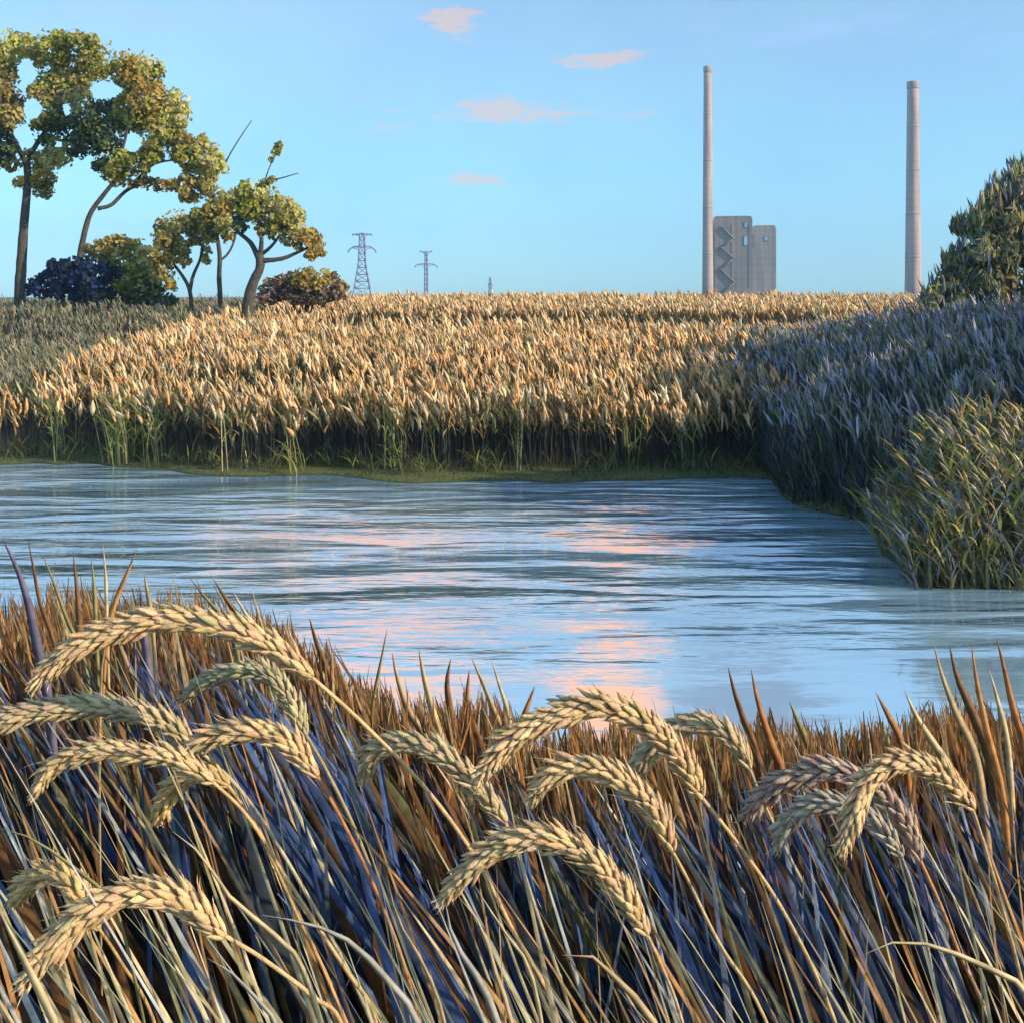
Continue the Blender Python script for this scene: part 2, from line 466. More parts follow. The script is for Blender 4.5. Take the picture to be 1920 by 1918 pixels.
fr = N.n('ShaderNodeFresnel', inp={'IOR': 2.3}); N.l(bmp.outputs[0], fr.inputs['Normal'])
ff = N.math('ADD', N.math('MULTIPLY', fr.outputs[0], 0.60), 0.42, clamp=True)
mx = N.n('ShaderNodeMixShader'); N.l(ff, mx.inputs[0]); N.l(df.outputs[0], mx.inputs[1]); N.l(gl.outputs[0], mx.inputs[2])
o = N.n('ShaderNodeOutputMaterial'); N.l(mx.outputs[0], o.inputs[0])
mb = MB()
wx = np.linspace(-120, 120, 25); wy = np.linspace(8, 40, 9)
A, B = np.meshgrid(wx, wy); ii = np.arange(A.size).reshape(A.shape)
mb.add(np.stack([A, B, A * 0], -1).reshape(-1, 3), np.stack([ii[:-1, :-1], ii[:-1, 1:], ii[1:, 1:], ii[1:, :-1]], -1).reshape(-1, 4), (0.2, 0.3, 0.4))
tag(mb.build('water', m), kind='structure')

# ------------------------------------------------------------------ reeds
def reeds(mb, X, Y, H, pal_stem, pal_leaf, pal_plume, leaves=4, plume=1.0, pl=(0.30, 0.55), pw=(0.07, 0.14), lean=(-0.03, 0.0), sprd=0.07, lw=0.04, low=0.45, scale=1.0, feather=1, opn=1.0):
    n = len(X)
    if n == 0: return
    Z = height(X, Y) - 0.03
    P = np.stack([X, Y, Z], 1)
    D = np.stack([rng.normal(lean[0], sprd, n), rng.normal(lean[1], sprd, n), np.ones(n)], 1); D = nrm(D)
    bend = np.stack([rng.normal(lean[0] * 0.9, 0.07, n), rng.normal(0, 0.06, n), np.zeros(n)], 1) * H[:, None]
    sc = pick(pal_stem, n)
    ribbons(mb, P, D, H, 0.022 * scale, bend, sc, K=3, prof=np.array([1, .9, .8, .6]))
    for k in range(leaves):
        t = rng.uniform(low, 0.92, n)
        Q = P + D * (H * t)[:, None] + bend * (t ** 2)[:, None]
        a = rng.uniform(0, 2 * np.pi, n)
        LD = np.stack([np.cos(a) * 0.35 * opn - 0.05, np.sin(a) * 0.35 * opn, np.ones(n)], 1)
        LL = rng.uniform(0.35, 0.75, n)
        lb = np.stack([np.cos(a) * 0.22 * opn - 0.06, np.sin(a) * 0.2 * opn, rng.uniform(-0.28, 0.0, n) * opn], 1)
        ribbons(mb, Q, LD, LL, rng.uniform(0.7, 1.3, n) * lw * scale, lb, pick(pal_leaf, n, 0.18), K=3)
    k = rng.random(n) < plume
    if k.any():
        top = (P + D * H[:, None] + bend)[k]
        m_ = k.sum()
        wd = rng.uniform(*pw, m_) * scale; LL = rng.uniform(*pl, m_); pc = pick(pal_plume, m_, 0.16)
        for q in range(feather):
            sp_ = 0.11 if feather == 1 else 0.20
            PD = nrm(D[k] + bend[k] / H[k][:, None] * 1.5 + np.stack([rng.normal(-0.04, sp_, m_), rng.normal(0, sp_, m_), np.zeros(m_)], 1))
            L2 = LL * (1.0 if q == 0 else 1) * rng.uniform(0.75, 1.1, m_)
            spindles(mb, top - PD * (L2 * (0.35 + 0.12 * q))[:, None], PD, L2, wd * (1.0 if feather == 1 else 0.55), pc * rng.uniform(0.85, 1.15, (m_, 1)), S=4 if feather == 1 else 3,
                     prof=(0.2, 0.85, 1.0, 0.6, 0.08), flat=0.6, bend=np.stack([rng.normal(-0.06, 0.04, m_), rng.normal(0, 0.03, m_), rng.uniform(-0.07, 0, m_)], 1))

def scatter(x0, x1, y0, y1, dens):
    n = int((x1 - x0) * (y1 - y0) * dens)
    return rng.uniform(x0, x1, n), rng.uniform(y0, y1, n)

STEM = [(0.035, 0.035, 0.04), (0.07, 0.06, 0.04), (0.03, 0.035, 0.045)]  # near-black stems: the reed bed's shadow band put into their colour
LEAF_G = [(0.16, 0.17, 0.045), (0.26, 0.22, 0.08), (0.34, 0.24, 0.10), (0.12, 0.13, 0.05), (0.36, 0.20, 0.08)]
PLUME = [(0.88, 0.60, 0.30), (0.92, 0.70, 0.40), (0.80, 0.44, 0.17), (0.90, 0.74, 0.48), (0.92, 0.60, 0.32), (0.46, 0.36, 0.21), (0.80, 0.46, 0.20), (0.50, 0.42, 0.20)]
PLUME_L = [(0.34, 0.33, 0.22), (0.42, 0.40, 0.28), (0.24, 0.25, 0.15), (0.50, 0.36, 0.20), (0.22, 0.24, 0.22), (0.20, 0.22, 0.12)]
LEAF_L = [(0.17, 0.18, 0.08), (0.24, 0.23, 0.12), (0.13, 0.14, 0.09), (0.28, 0.24, 0.13)]

def frustum(X, Y, m=2.0):
    return np.abs(X) < Y * 0.5 + m

gold = MB()
def inland(X, Y, d=0.7): return far_s(X, Y) > d
for (y0, y1, dens, lv, sc_) in ((30, 34, 30, 3, 1.15), (34, 42, 17, 3, 1.15), (42, 56, 10, 2, 1.4), (56, 80, 6.0, 2, 1.7), (80, 100, 4, 1, 2.0)):
    X, Y = scatter(-15.5 if y0 > 33 else -19, 52, y0, y1, dens)
    k = inland(X, Y, 0.7 + 0.5 * (vnoise(X, X * 0, 0.8, 21) - 0.3)) & frustum(X, Y) & ((X > -15.5 - 0.8 * vnoise(X, Y, 1.5, 6) + 0.3 * 0) | (Y < 36.0))
    k &= ~((right_s(X, Y) > 1.0) & (Y < 38))
    # hollow behind the first ridge: its shade put into darker, nearly plumeless reeds
    X, Y = X[k], Y[k]
    hollow = (far_s(X, Y) > 16.5) & (far_s(X, Y) < 34 + 4 * vnoise(X, Y, 6, 8)) & (X > -11)
    nz = vnoise(X, Y, 2.2, 12)
    H = rng.normal(2.1, 0.16, len(X)) * (0.90 + 0.2 * nz) * np.where(far_s(X, Y) < 4.5, rng.uniform(0.62, 1.04, len(X)), 1.0)
    for msk, pl_, pal, hh in ((~hollow, 0.95, PLUME, 1.0), (hollow, 0.08, [(0.34, 0.24, 0.14), (0.24, 0.20, 0.10)], 0.70)):
        reeds(gold, X[msk], Y[msk], H[msk] * hh, STEM, LEAF_G if hh == 1.0 else [(0.10, 0.10, 0.04), (0.16, 0.12, 0.06)], pal, leaves=lv, plume=pl_, scale=sc_, lw=0.04, low=0.55, feather=2, opn=0.8, pl=(0.42, 0.68), pw=(0.12, 0.20))
X, Y = scatter(-24, 10, 29.5, 35, 13)
k = (far_s(X, Y) > 0.0) & (far_s(X, Y) < 1.5) & (vnoise(X, Y, 0.8, 41) > 0.42); X, Y = X[k], Y[k]
reeds(gold, X, Y, rng.uniform(0.12, 0.5, len(X)), [(0.10, 0.10, 0.04)], [(0.10, 0.12, 0.035), (0.20, 0.21, 0.06), (0.05, 0.06, 0.035)], PLUME, leaves=3, plume=0.0, low=0.0, lw=0.03)
# extra tall green stems standing in tufts at the water's edge
for (px, n) in ((60, 12), (185, 40), (205, 30), (270, 14), (440, 5), (560, 6), (745, 22), (830, 6), (980, 6), (1180, 8), (1290, 8)):
    x0 = (px - 960) / F * 31.3
    X = rng.normal(x0, 0.16, n); Y = 30.9 + rng.normal(0, 0.25, n) + 2.6 * sstep(-6, -15, X)
    reeds(gold, X, Y, rng.normal(1.75, 0.25, n), [(0.20, 0.22, 0.07), (0.38, 0.36, 0.17), (0.14, 0.17, 0.05)], [(0.16, 0.19, 0.05), (0.22, 0.22, 0.07)], PLUME, leaves=3, plume=0.4, low=0.15, lw=0.04, scale=1.3)
tag(gold.build('reeds', M_reed), 'golden plumed reed bed filling the far side of the pond up to the horizon', 'reeds', kind='stuff')

left = MB()
for (y0, y1, dens, lv, sc_) in ((33.5, 44, 13, 3, 1.0), (44, 60, 8, 2, 1.15), (60, 85, 4.5, 2, 1.4)):
    X, Y = scatter(-46, -14.6, y0, y1, dens)
    k = inland(X, Y, 1.8) & frustum(X, Y) & (X < -15.3 - 0.8 * vnoise(X, Y, 1.5, 6)) & (Y > 35.5)
    X, Y = X[k], Y[k]
    H = rng.normal(2.1, 0.14, len(X)) * (0.92 + 0.18 * vnoise(X, Y, 2.2, 14))
    reeds(left, X, Y, H, STEM, LEAF_L, PLUME_L, leaves=lv, plume=0.9, scale=sc_, lw=0.045, feather=2, opn=0.7)
tag(left.build('reeds', M_reed), 'grey-green reed meadow below the trees at the left', 'reeds', kind='stuff')

rb = MB()
SH_L = [(0.10, 0.12, 0.10), (0.12, 0.13, 0.16), (0.08, 0.11, 0.05), (0.15, 0.14, 0.08), (0.05, 0.06, 0.09)]  # blue shade of the right bank put into leaf and plume colours
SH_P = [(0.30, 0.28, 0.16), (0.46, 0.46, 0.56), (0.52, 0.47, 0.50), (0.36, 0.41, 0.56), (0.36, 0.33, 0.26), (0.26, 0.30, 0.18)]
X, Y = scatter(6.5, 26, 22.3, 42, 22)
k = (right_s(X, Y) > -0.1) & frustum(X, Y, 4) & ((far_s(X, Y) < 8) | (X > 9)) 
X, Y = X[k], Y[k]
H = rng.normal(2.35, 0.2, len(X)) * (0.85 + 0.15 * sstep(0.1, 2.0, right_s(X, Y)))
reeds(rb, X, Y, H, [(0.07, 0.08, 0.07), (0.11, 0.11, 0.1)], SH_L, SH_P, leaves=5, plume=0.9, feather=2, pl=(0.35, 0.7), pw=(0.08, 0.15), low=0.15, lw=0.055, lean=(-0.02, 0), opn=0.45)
k = (right_s(X, Y) < 1.6)
X2 = np.repeat(X[k], 3) + rng.normal(0, .15, 3 * k.sum()); Y2 = np.repeat(Y[k], 3) + rng.normal(0, .15, 3 * k.sum()); k2 = right_s(X2, Y2) > -0.12; X2, Y2 = X2[k2], Y2[k2]
reeds(rb, X2, Y2, rng.uniform(0.5, 1.3, len(X2)), [(0.03, 0.035, 0.04)], [(0.05, 0.065, 0.04), (0.035, 0.045, 0.07), (0.07, 0.08, 0.04)], SH_P, leaves=5, plume=0.0, low=0.0, lw=0.05, opn=0.6)  # low growth coloured navy to darken the shaded foot of the bank
tag(rb.build('reeds', M_reed), 'blue-grey shaded reeds crowding the right bank of the pond', 'reeds', kind='stuff')

cl = MB()
X, Y = scatter(6.8, 15, 18.8, 21.8, 50)
k = (right_s(X, Y) > -0.12) & (X > 6.9)
X, Y = X[k], Y[k]
H = rng.normal(1.95, 0.15, len(X)) * (0.50 + 0.5 * sstep(7.0, 9.0, X))
reeds(cl, X, Y, H, [(0.20, 0.22, 0.09), (0.28, 0.26, 0.12)], [(0.22, 0.24, 0.05), (0.34, 0.33, 0.09), (0.34, 0.21, 0.07), (0.14, 0.17, 0.09), (0.18, 0.21, 0.28), (0.16, 0.18, 0.24)],
      [(0.70, 0.56, 0.34), (0.46, 0.44, 0.16), (0.52, 0.34, 0.14)], leaves=8, plume=0.4, pl=(0.25, 0.45), pw=(0.04, 0.08), low=0.05, lw=0.05, lean=(-0.16, -0.04))
X, Y = scatter(6.8, 15, 18.65, 19.6, 60); k = (right_s(X, Y) > -0.2); X, Y = X[k], Y[k]
reeds(cl, X, Y, rng.uniform(0.35, 0.9, len(X)), [(0.08, 0.09, 0.06)], [(0.12, 0.14, 0.06), (0.10, 0.12, 0.14), (0.20, 0.20, 0.06)], SH_P, leaves=5, plume=0.0, low=0.0, lw=0.045, opn=0.7)
tag(cl.build('reed_clump', M_reed), 'rounded olive and yellow reed clump at the near tip of the right bank', 'reed clump')

# ------------------------------------------------------------------ trees
def crown_mesh(mb, blobs, Y, base, pal, leaf=0.40, dens=1.0, holes=(), elong=1.0, updir=0.0, patch=None, depth=0.8):
    s = Y / F
    for i, b in enumerate(blobs):
        px, py, r = b[:3]
        rr = r * s * 1.14
        c = np.array(at(px, py, Y)); c[1] += random.uniform(-0.45, 0.45) * min(rr * 1.5, 2.0) * depth
        n = int(dens * 290 * (rr / 1.0) ** 2 / (leaf / 0.36) ** 2) + 14
        d = nrm(rng.normal(size=(n, 3)))
        rad = rr * (rng.uniform(0.25, 1.0, n) ** 0.45) * (1 + 0.16 * np.sin(d[:, 0] * 5 + i) * np.cos(d[:, 2] * 6 + i * 2))
        ncl = max(4, int(7 + 5 * rr)); cd = nrm(rng.normal(size=(ncl, 3))); cr = rr * rng.uniform(0.45, 0.95, ncl)
        ci = rng.integers(0, ncl, n); inn = rng.random(n) < 0.22
        e = nrm(rng.normal(size=(n, 3)))
        Pc = cd[ci] * cr[ci][:, None] + e * (rr * 0.36 * rng.uniform(0.4, 1, n) ** 0.5)[:, None]
        P = c + np.where(inn[:, None], d * rad[:, None], Pc) * np.array([1.0, 1.05, 0.95])
        d = np.where(inn[:, None], d, nrm(e + 0.5 * cd[ci]))
        px_ = 960 + (P[:, 0]) / P[:, 1] * F; py_ = HOR + (EYE - P[:, 2]) / P[:, 1] * F
        keep = np.ones(n, bool)
        for (hx, hy, ha, hb) in holes:
            keep &= ((px_ - hx) / ha) ** 2 + ((py_ - hy) / hb) ** 2 > 1.0
        P = P[keep]; d = d[keep]; ci = ci[keep]; n = len(P)
        if n == 0: continue
        cp = b[3] if len(b) > 3 else None
        pl_ = pal if cp is None else patch[cp]
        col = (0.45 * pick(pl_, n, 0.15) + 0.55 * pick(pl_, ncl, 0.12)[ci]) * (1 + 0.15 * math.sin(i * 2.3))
        nor = nrm(d + rng.normal(0, 0.55, (n, 3)))
        tang = rng.normal(size=(n, 3)) + np.array([0, 0, updir])
        tang = nrm(tang - (tang * nor).sum(1, keepdims=True) * nor)
        bi = np.cross(nor, tang)
        L = leaf * rng.uniform(0.6, 1.25, n)[:, None] * elong; Wd = leaf * rng.uniform(0.5, 0.8, n)[:, None] / (elong ** 0.5)
        V = np.stack([P - tang * L * .5, P - tang * L * .12 + bi * Wd * .5, P + tang * L * .25 + bi * Wd * .38, P + tang * L * .5 - nor * L * .08,
                      P + tang * L * .25 - bi * Wd * .38, P - tang * L * .12 - bi * Wd * .5], 1)
        V[:, [1, 2, 4, 5]] += (nor * L * 0.10)[:, None]
        q = (np.arange(n) * 6)[:, None]
        f = np.concatenate([q + np.array([[0, 1, 2, 3]]), q + np.array([[0, 3, 4, 5]])])
        mb.add(V.reshape(-1, 3), f, np.repeat(col, 6, 0))

BARK = (0.075, 0.065, 0.055)
def limb(mb, pts, Y, w0, w1, col=BARK, dy=0.0):
    P = smooth_path([at(a, b, Y) + Vector((0, dy * i / max(1, len(pts) - 1), 0)) for i, (a, b) in enumerate(pts)], 4 * len(pts))
    s = Y / F
    tube(mb, P, [s * 0.5 * (w0 + (w1 - w0) * (i / (len(P) - 1)) ** 0.8) for i in range(len(P))], col, S=9, wob=0.12)

def tree(name, label, cat, Y, trunk, limbs, blobs, pal, holes=(), group=None, leaf=0.29, dens=1.0, twigs=(), shoots=False, **kw):
    bx, by = trunk[0][0]
    gx = at(bx, by, Y).x
    gz = float(height(gx, Y))
    root = empty(name, (gx, Y, gz))
    tag(root, label, cat, group)
    org = (gx, Y, gz)
    mt = MB()
    pts, w0, w1 = trunk
    pyg = HOR + (EYE - gz + 0.1) / Y * F
    pts = [(bx + (bx - pts[1][0]) * 0.25, pyg)] + list(pts)
    limb(mt, pts, Y, w0 * 1.05, w1 * 0.85)
    mt.build('trunk', M_bark, root, origin=org)
    for (p_, a, b, dy) in limbs:
        ml = MB(); limb(ml, p_, Y, a, b, dy=dy); ml.build('limb', M_bark, root, origin=org)
    mc = MB(); crown_mesh(mc, blobs, Y, org, pal, leaf=leaf, dens=dens, holes=holes, **kw)
    if shoots:
        for b in blobs:
            c_ = np.array(at(b[0], b[1], Y)); rr = b[2] * Y / F; k = int(10 + 70 * rr * rr)
            d_ = nrm(rng.normal(size=(k, 3)) + np.array([-0.3, -0.3, 0.5])); P_ = c_ + d_ * rr * rng.uniform(0.7, 1.1, (k, 1))
            spindles(mc, P_, np.stack([rng.normal(-0.12, 0.22, k), rng.normal(0, 0.22, k), np.ones(k)], 1), rng.uniform(0.3, 0.75, k), rng.uniform(0.06, 0.13, k), pick(pal + [(0.62, 0.54, 0.34), (0.30, 0.36, 0.48)], k, 0.18), S=4, flat=0.5)
    mc.build('crown', M_leaf, root, origin=org)
    for (p_, a, b, tips) in twigs:
        ml = MB(); limb(ml, p_, Y, a, b)
        o_ = ml.build('twig', M_bark, root, origin=org)
        if tips:
            mc2 = MB(); crown_mesh(mc2, tips, Y, org, pal, leaf=0.24, dens=1.4)
            mc2.build('leaves', M_leaf, o_, origin=org)
    return root

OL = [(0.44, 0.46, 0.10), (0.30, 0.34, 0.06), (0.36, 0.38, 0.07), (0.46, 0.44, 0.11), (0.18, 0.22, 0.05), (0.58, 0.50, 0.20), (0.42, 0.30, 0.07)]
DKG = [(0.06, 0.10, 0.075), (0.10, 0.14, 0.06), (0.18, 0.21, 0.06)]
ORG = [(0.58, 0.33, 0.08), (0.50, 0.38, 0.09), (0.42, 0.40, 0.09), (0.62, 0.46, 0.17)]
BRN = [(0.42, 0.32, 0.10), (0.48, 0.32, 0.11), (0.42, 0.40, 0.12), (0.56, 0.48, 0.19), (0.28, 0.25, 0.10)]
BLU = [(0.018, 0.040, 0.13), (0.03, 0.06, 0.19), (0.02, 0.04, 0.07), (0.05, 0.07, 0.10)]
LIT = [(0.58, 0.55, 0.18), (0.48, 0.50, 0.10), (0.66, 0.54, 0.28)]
PT = {'d': DKG, 'o': ORG, 'b': BRN, 'l': LIT, 'u': BLU}  # dark and lit tones put shade and sunlight into the crown colours

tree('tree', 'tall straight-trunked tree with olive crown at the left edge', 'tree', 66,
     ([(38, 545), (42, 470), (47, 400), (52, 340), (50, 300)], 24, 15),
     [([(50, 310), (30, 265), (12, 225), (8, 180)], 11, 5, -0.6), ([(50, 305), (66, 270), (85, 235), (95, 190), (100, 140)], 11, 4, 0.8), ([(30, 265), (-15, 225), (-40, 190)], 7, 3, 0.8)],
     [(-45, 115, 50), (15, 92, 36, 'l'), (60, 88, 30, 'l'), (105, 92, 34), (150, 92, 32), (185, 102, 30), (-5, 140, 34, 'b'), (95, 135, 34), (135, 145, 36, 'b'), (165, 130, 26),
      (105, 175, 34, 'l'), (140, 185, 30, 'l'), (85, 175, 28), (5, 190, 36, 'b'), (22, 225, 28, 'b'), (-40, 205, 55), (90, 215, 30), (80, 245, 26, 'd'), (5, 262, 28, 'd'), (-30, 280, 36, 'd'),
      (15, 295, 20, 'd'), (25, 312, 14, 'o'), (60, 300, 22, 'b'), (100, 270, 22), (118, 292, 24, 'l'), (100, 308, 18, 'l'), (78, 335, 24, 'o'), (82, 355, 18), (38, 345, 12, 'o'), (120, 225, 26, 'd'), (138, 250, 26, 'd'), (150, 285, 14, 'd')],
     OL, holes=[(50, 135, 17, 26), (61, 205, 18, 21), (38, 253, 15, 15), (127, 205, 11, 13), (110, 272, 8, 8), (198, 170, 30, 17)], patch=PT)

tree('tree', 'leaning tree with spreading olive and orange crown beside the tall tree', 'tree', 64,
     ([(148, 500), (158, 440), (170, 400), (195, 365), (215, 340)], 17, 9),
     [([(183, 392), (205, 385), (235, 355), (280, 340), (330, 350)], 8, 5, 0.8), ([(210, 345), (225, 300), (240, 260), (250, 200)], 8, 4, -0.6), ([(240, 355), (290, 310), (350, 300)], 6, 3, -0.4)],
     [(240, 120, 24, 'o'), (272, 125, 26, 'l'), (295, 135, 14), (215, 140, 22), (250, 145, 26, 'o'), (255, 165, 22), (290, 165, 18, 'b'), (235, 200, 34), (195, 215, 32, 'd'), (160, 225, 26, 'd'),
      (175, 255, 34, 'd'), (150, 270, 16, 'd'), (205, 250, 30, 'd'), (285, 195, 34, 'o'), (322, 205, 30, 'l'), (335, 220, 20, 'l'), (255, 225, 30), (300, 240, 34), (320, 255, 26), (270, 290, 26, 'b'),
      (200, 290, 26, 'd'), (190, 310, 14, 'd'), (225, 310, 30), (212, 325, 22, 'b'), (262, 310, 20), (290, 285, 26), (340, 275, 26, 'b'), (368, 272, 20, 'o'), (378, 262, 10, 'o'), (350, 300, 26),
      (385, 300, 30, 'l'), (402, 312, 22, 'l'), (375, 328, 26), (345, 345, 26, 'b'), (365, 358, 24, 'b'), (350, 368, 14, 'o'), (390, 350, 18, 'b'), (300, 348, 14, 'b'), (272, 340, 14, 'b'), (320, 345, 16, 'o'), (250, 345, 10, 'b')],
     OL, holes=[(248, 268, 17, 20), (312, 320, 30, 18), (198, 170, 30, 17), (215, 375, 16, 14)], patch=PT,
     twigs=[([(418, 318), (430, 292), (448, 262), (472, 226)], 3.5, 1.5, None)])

tree('tree', 'small low forked tree with brown and orange crown', 'tree', 60,
     ([(358, 560), (352, 535), (340, 515), (325, 495)], 12, 6),
     [([(356, 545), (362, 515), (372, 490), (378, 460)], 8, 4, 0.3)],
     [(312, 428, 22, 'b'), (335, 420, 26, 'b'), (365, 415, 22), (318, 455, 26, 'b'), (300, 455, 14, 'b'), (345, 450, 26, 'b'), (310, 480, 24, 'o'), (292, 490, 12, 'o'), (330, 478, 18, 'o'), (345, 490, 12, 'b'),
      (308, 508, 18, 'b'), (320, 530, 14, 'o'), (372, 445, 20), (382, 470, 12, 'b'), (385, 488, 9, 'b')],
     OL, holes=[(368, 473, 10, 14), (352, 508, 8, 12)], patch=PT, leaf=0.27)

tree('tree', 'slim upright small tree between two low trees, with a narrow bare trunk', 'tree', 61,
     ([(413, 562), (411, 520), (412, 480), (406, 440), (400, 410)], 12, 8),
     [([(411, 490), (425, 478), (438, 450), (440, 420)], 5, 3, 0.3)],
     [(385, 410, 24, 'b'), (410, 395, 26, 'o'), (432, 375, 22, 'l'), (452, 365, 20), (400, 430, 24), (420, 425, 22, 'l'), (435, 405, 20, 'l'), (388, 440, 16, 'b'), (398, 372, 10, 'o'), (425, 445, 12, 'b')],
     OL, holes=[(430, 465, 8, 16)], patch=PT, leaf=0.27)

tree('tree', 'stout low tree with thick dark trunk and orange-tipped crown leaning right', 'tree', 58,
     ([(466, 565), (475, 530), (488, 500), (485, 475)], 30, 18),
     [([(485, 485), (468, 455), (440, 430), (435, 405)], 12, 5, 0.4), ([(488, 480), (492, 450), (490, 410)], 11, 5, -0.4), ([(490, 490), (530, 485), (560, 472), (590, 458)], 11, 4, 0.3), ([(488, 480), (510, 460), (530, 430)], 8, 4, 0.2)],
     [(462, 362, 22), (482, 362, 22, 'l'), (505, 378, 26, 'l'), (530, 392, 26, 'l'), (548, 405, 22, 'l'), (450, 392, 20), (475, 395, 24), (500, 412, 24), (525, 420, 24), (550, 425, 20, 'l'), (510, 435, 14),
      (560, 440, 16, 'b'), (578, 445, 18, 'o'), (592, 455, 17, 'o'), (598, 470, 14, 'o'), (585, 478, 12, 'o'), (540, 450, 14, 'b'), (448, 425, 16, 'd'), (490, 435, 12, 'b'), (560, 462, 9, 'b')],
     OL, holes=[(470, 443, 15, 15), (527, 475, 20, 12), (505, 455, 7, 6)], patch=PT, leaf=0.27,
     twigs=[([(480, 352), (500, 340), (525, 335), (560, 325)], 5, 1.5, [(495, 343, 8), (510, 338, 7)]),
            ([(495, 345), (505, 315), (515, 295), (528, 268)], 3, 1.2, [(517, 285, 9), (524, 274, 7), (508, 300, 5)])])

def shrub(label, Y, blobs, pal, base, leaf=0.3, **kw):
    gx = at(base[0], base[1], Y).x; gz = float(height(gx, Y))
    root = empty('shrub', (gx, Y, gz)); tag(root, label, 'shrub'); org = (gx, Y, gz)
    ms = MB()
    for k in range(7):
        a = base[0] + random.uniform(-25, 25)
        b = random.choice(blobs)
        tube(ms, smooth_path([(gx + random.uniform(-.5, .5), Y + random.uniform(-.3, .3), gz - 0.1), at(a, base[1] - 15, Y), at(b[0], b[1], Y)], 8), [0.09 - 0.008 * i for i in range(8)], BARK, S=6)
    ms.build('stems', M_bark, root, origin=org)
    mc = MB(); crown_mesh(mc, blobs, Y, org, pal, leaf=leaf, **kw)
    mc.build('foliage', M_leaf, root, origin=org)
    return root
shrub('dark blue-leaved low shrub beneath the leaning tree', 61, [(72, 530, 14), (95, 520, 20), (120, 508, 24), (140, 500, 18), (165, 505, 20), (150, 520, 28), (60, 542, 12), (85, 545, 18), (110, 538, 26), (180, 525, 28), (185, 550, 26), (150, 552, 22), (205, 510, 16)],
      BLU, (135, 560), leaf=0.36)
shrub('olive rounded shrub with tan top between the blue shrub and the small trees', 62, [(200, 462, 20, 'b'), (222, 462, 22, 'b'), (245, 468, 22), (265, 482, 20, 'l'), (190, 480, 18, 'b'), (215, 490, 26), (245, 500, 30), (270, 512, 24, 'l'), (228, 530, 34), (285, 535, 26), (262, 550, 28, 'd'),
      (300, 555, 22, 'd'), (318, 565, 15, 'd'), (200, 550, 26, 'd'), (165, 470, 12, 'b')], OL, (245, 565), patch=PT)
shrub('brown and ochre domed shrub where the reed bed meets the sky', 64, [(505, 555, 22, 'b'), (525, 540, 24, 'b'), (550, 528, 22), (575, 524, 20, 'l'), (600, 524, 20, 'l'), (622, 532, 20), (640, 545, 15), (560, 550, 26, 'b'), (595, 550, 24, 'b'), (625, 552, 18, 'b')],
      [(0.34, 0.22, 0.10), (0.42, 0.28, 0.10), (0.24, 0.18, 0.12), (0.48, 0.38, 0.14)], (570, 565), patch={**PT, 'b': [(0.22, 0.15, 0.11), (0.30, 0.20, 0.09), (0.20, 0.16, 0.17)], 'l': [(0.52, 0.42, 0.12), (0.44, 0.32, 0.10)]})

RT = [(0.22, 0.27, 0.17), (0.34, 0.37, 0.16), (0.46, 0.43, 0.20), (0.24, 0.29, 0.36), (0.60, 0.50, 0.30)]
tree('tree', 'bushy dark green tree with ragged upright crown at the right edge', 'tree', 39,
     ([(1905, 760), (1900, 690), (1905, 600), (1900, 500)], 30, 14),
     [([(1900, 700), (1865, 640), (1845, 560)], 12, 5, 0.5), ([(1902, 640), (1940, 560), (1960, 480)], 12, 5, -0.5)],
     [(1770, 545, 24), (1745, 575, 22), (1782, 505, 20), (1798, 478, 14), (1802, 505, 26), (1808, 425, 16), (1828, 415, 20), (1780, 600, 30), (1898, 330, 12), (1868, 358, 14), (1852, 395, 18), (1915, 325, 10), (1905, 350, 16), (1888, 372, 20), (1862, 378, 13), (1920, 375, 24), (1880, 410, 28), (1845, 440, 22), (1815, 435, 10), (1912, 430, 36), (1830, 470, 26), (1870, 480, 36), (1815, 510, 20), (1800, 540, 20), (1845, 530, 34), (1900, 520, 44),
      (1790, 565, 20), (1820, 580, 34), (1870, 590, 42), (1925, 600, 50), (1835, 630, 36), (1880, 660, 46), (1850, 690, 36), (1900, 720, 46), (1960, 470, 50), (1985, 560, 60), (1990, 660, 60), (1990, 400, 46), (2040, 480, 60)],
     RT, leaf=0.22, elong=2.2, updir=2.5, dens=0.7, shoots=True)
tree('tree', 'second bushy tree on the right bank, cut off by the picture edge', 'tree', 33,
     ([(2060, 820), (2060, 700), (2070, 560)], 30, 14), [],
     [(2080, 380, 60), (2040, 450, 55), (2120, 450, 70), (2060, 540, 75), (2140, 560, 75), (2050, 640, 70), (2110, 680, 75), (2200, 420, 70), (2220, 560, 80), (2240, 680, 70), (2080, 760, 60)],
     RT, leaf=0.34, elong=1.6, updir=2.0, dens=1.2)

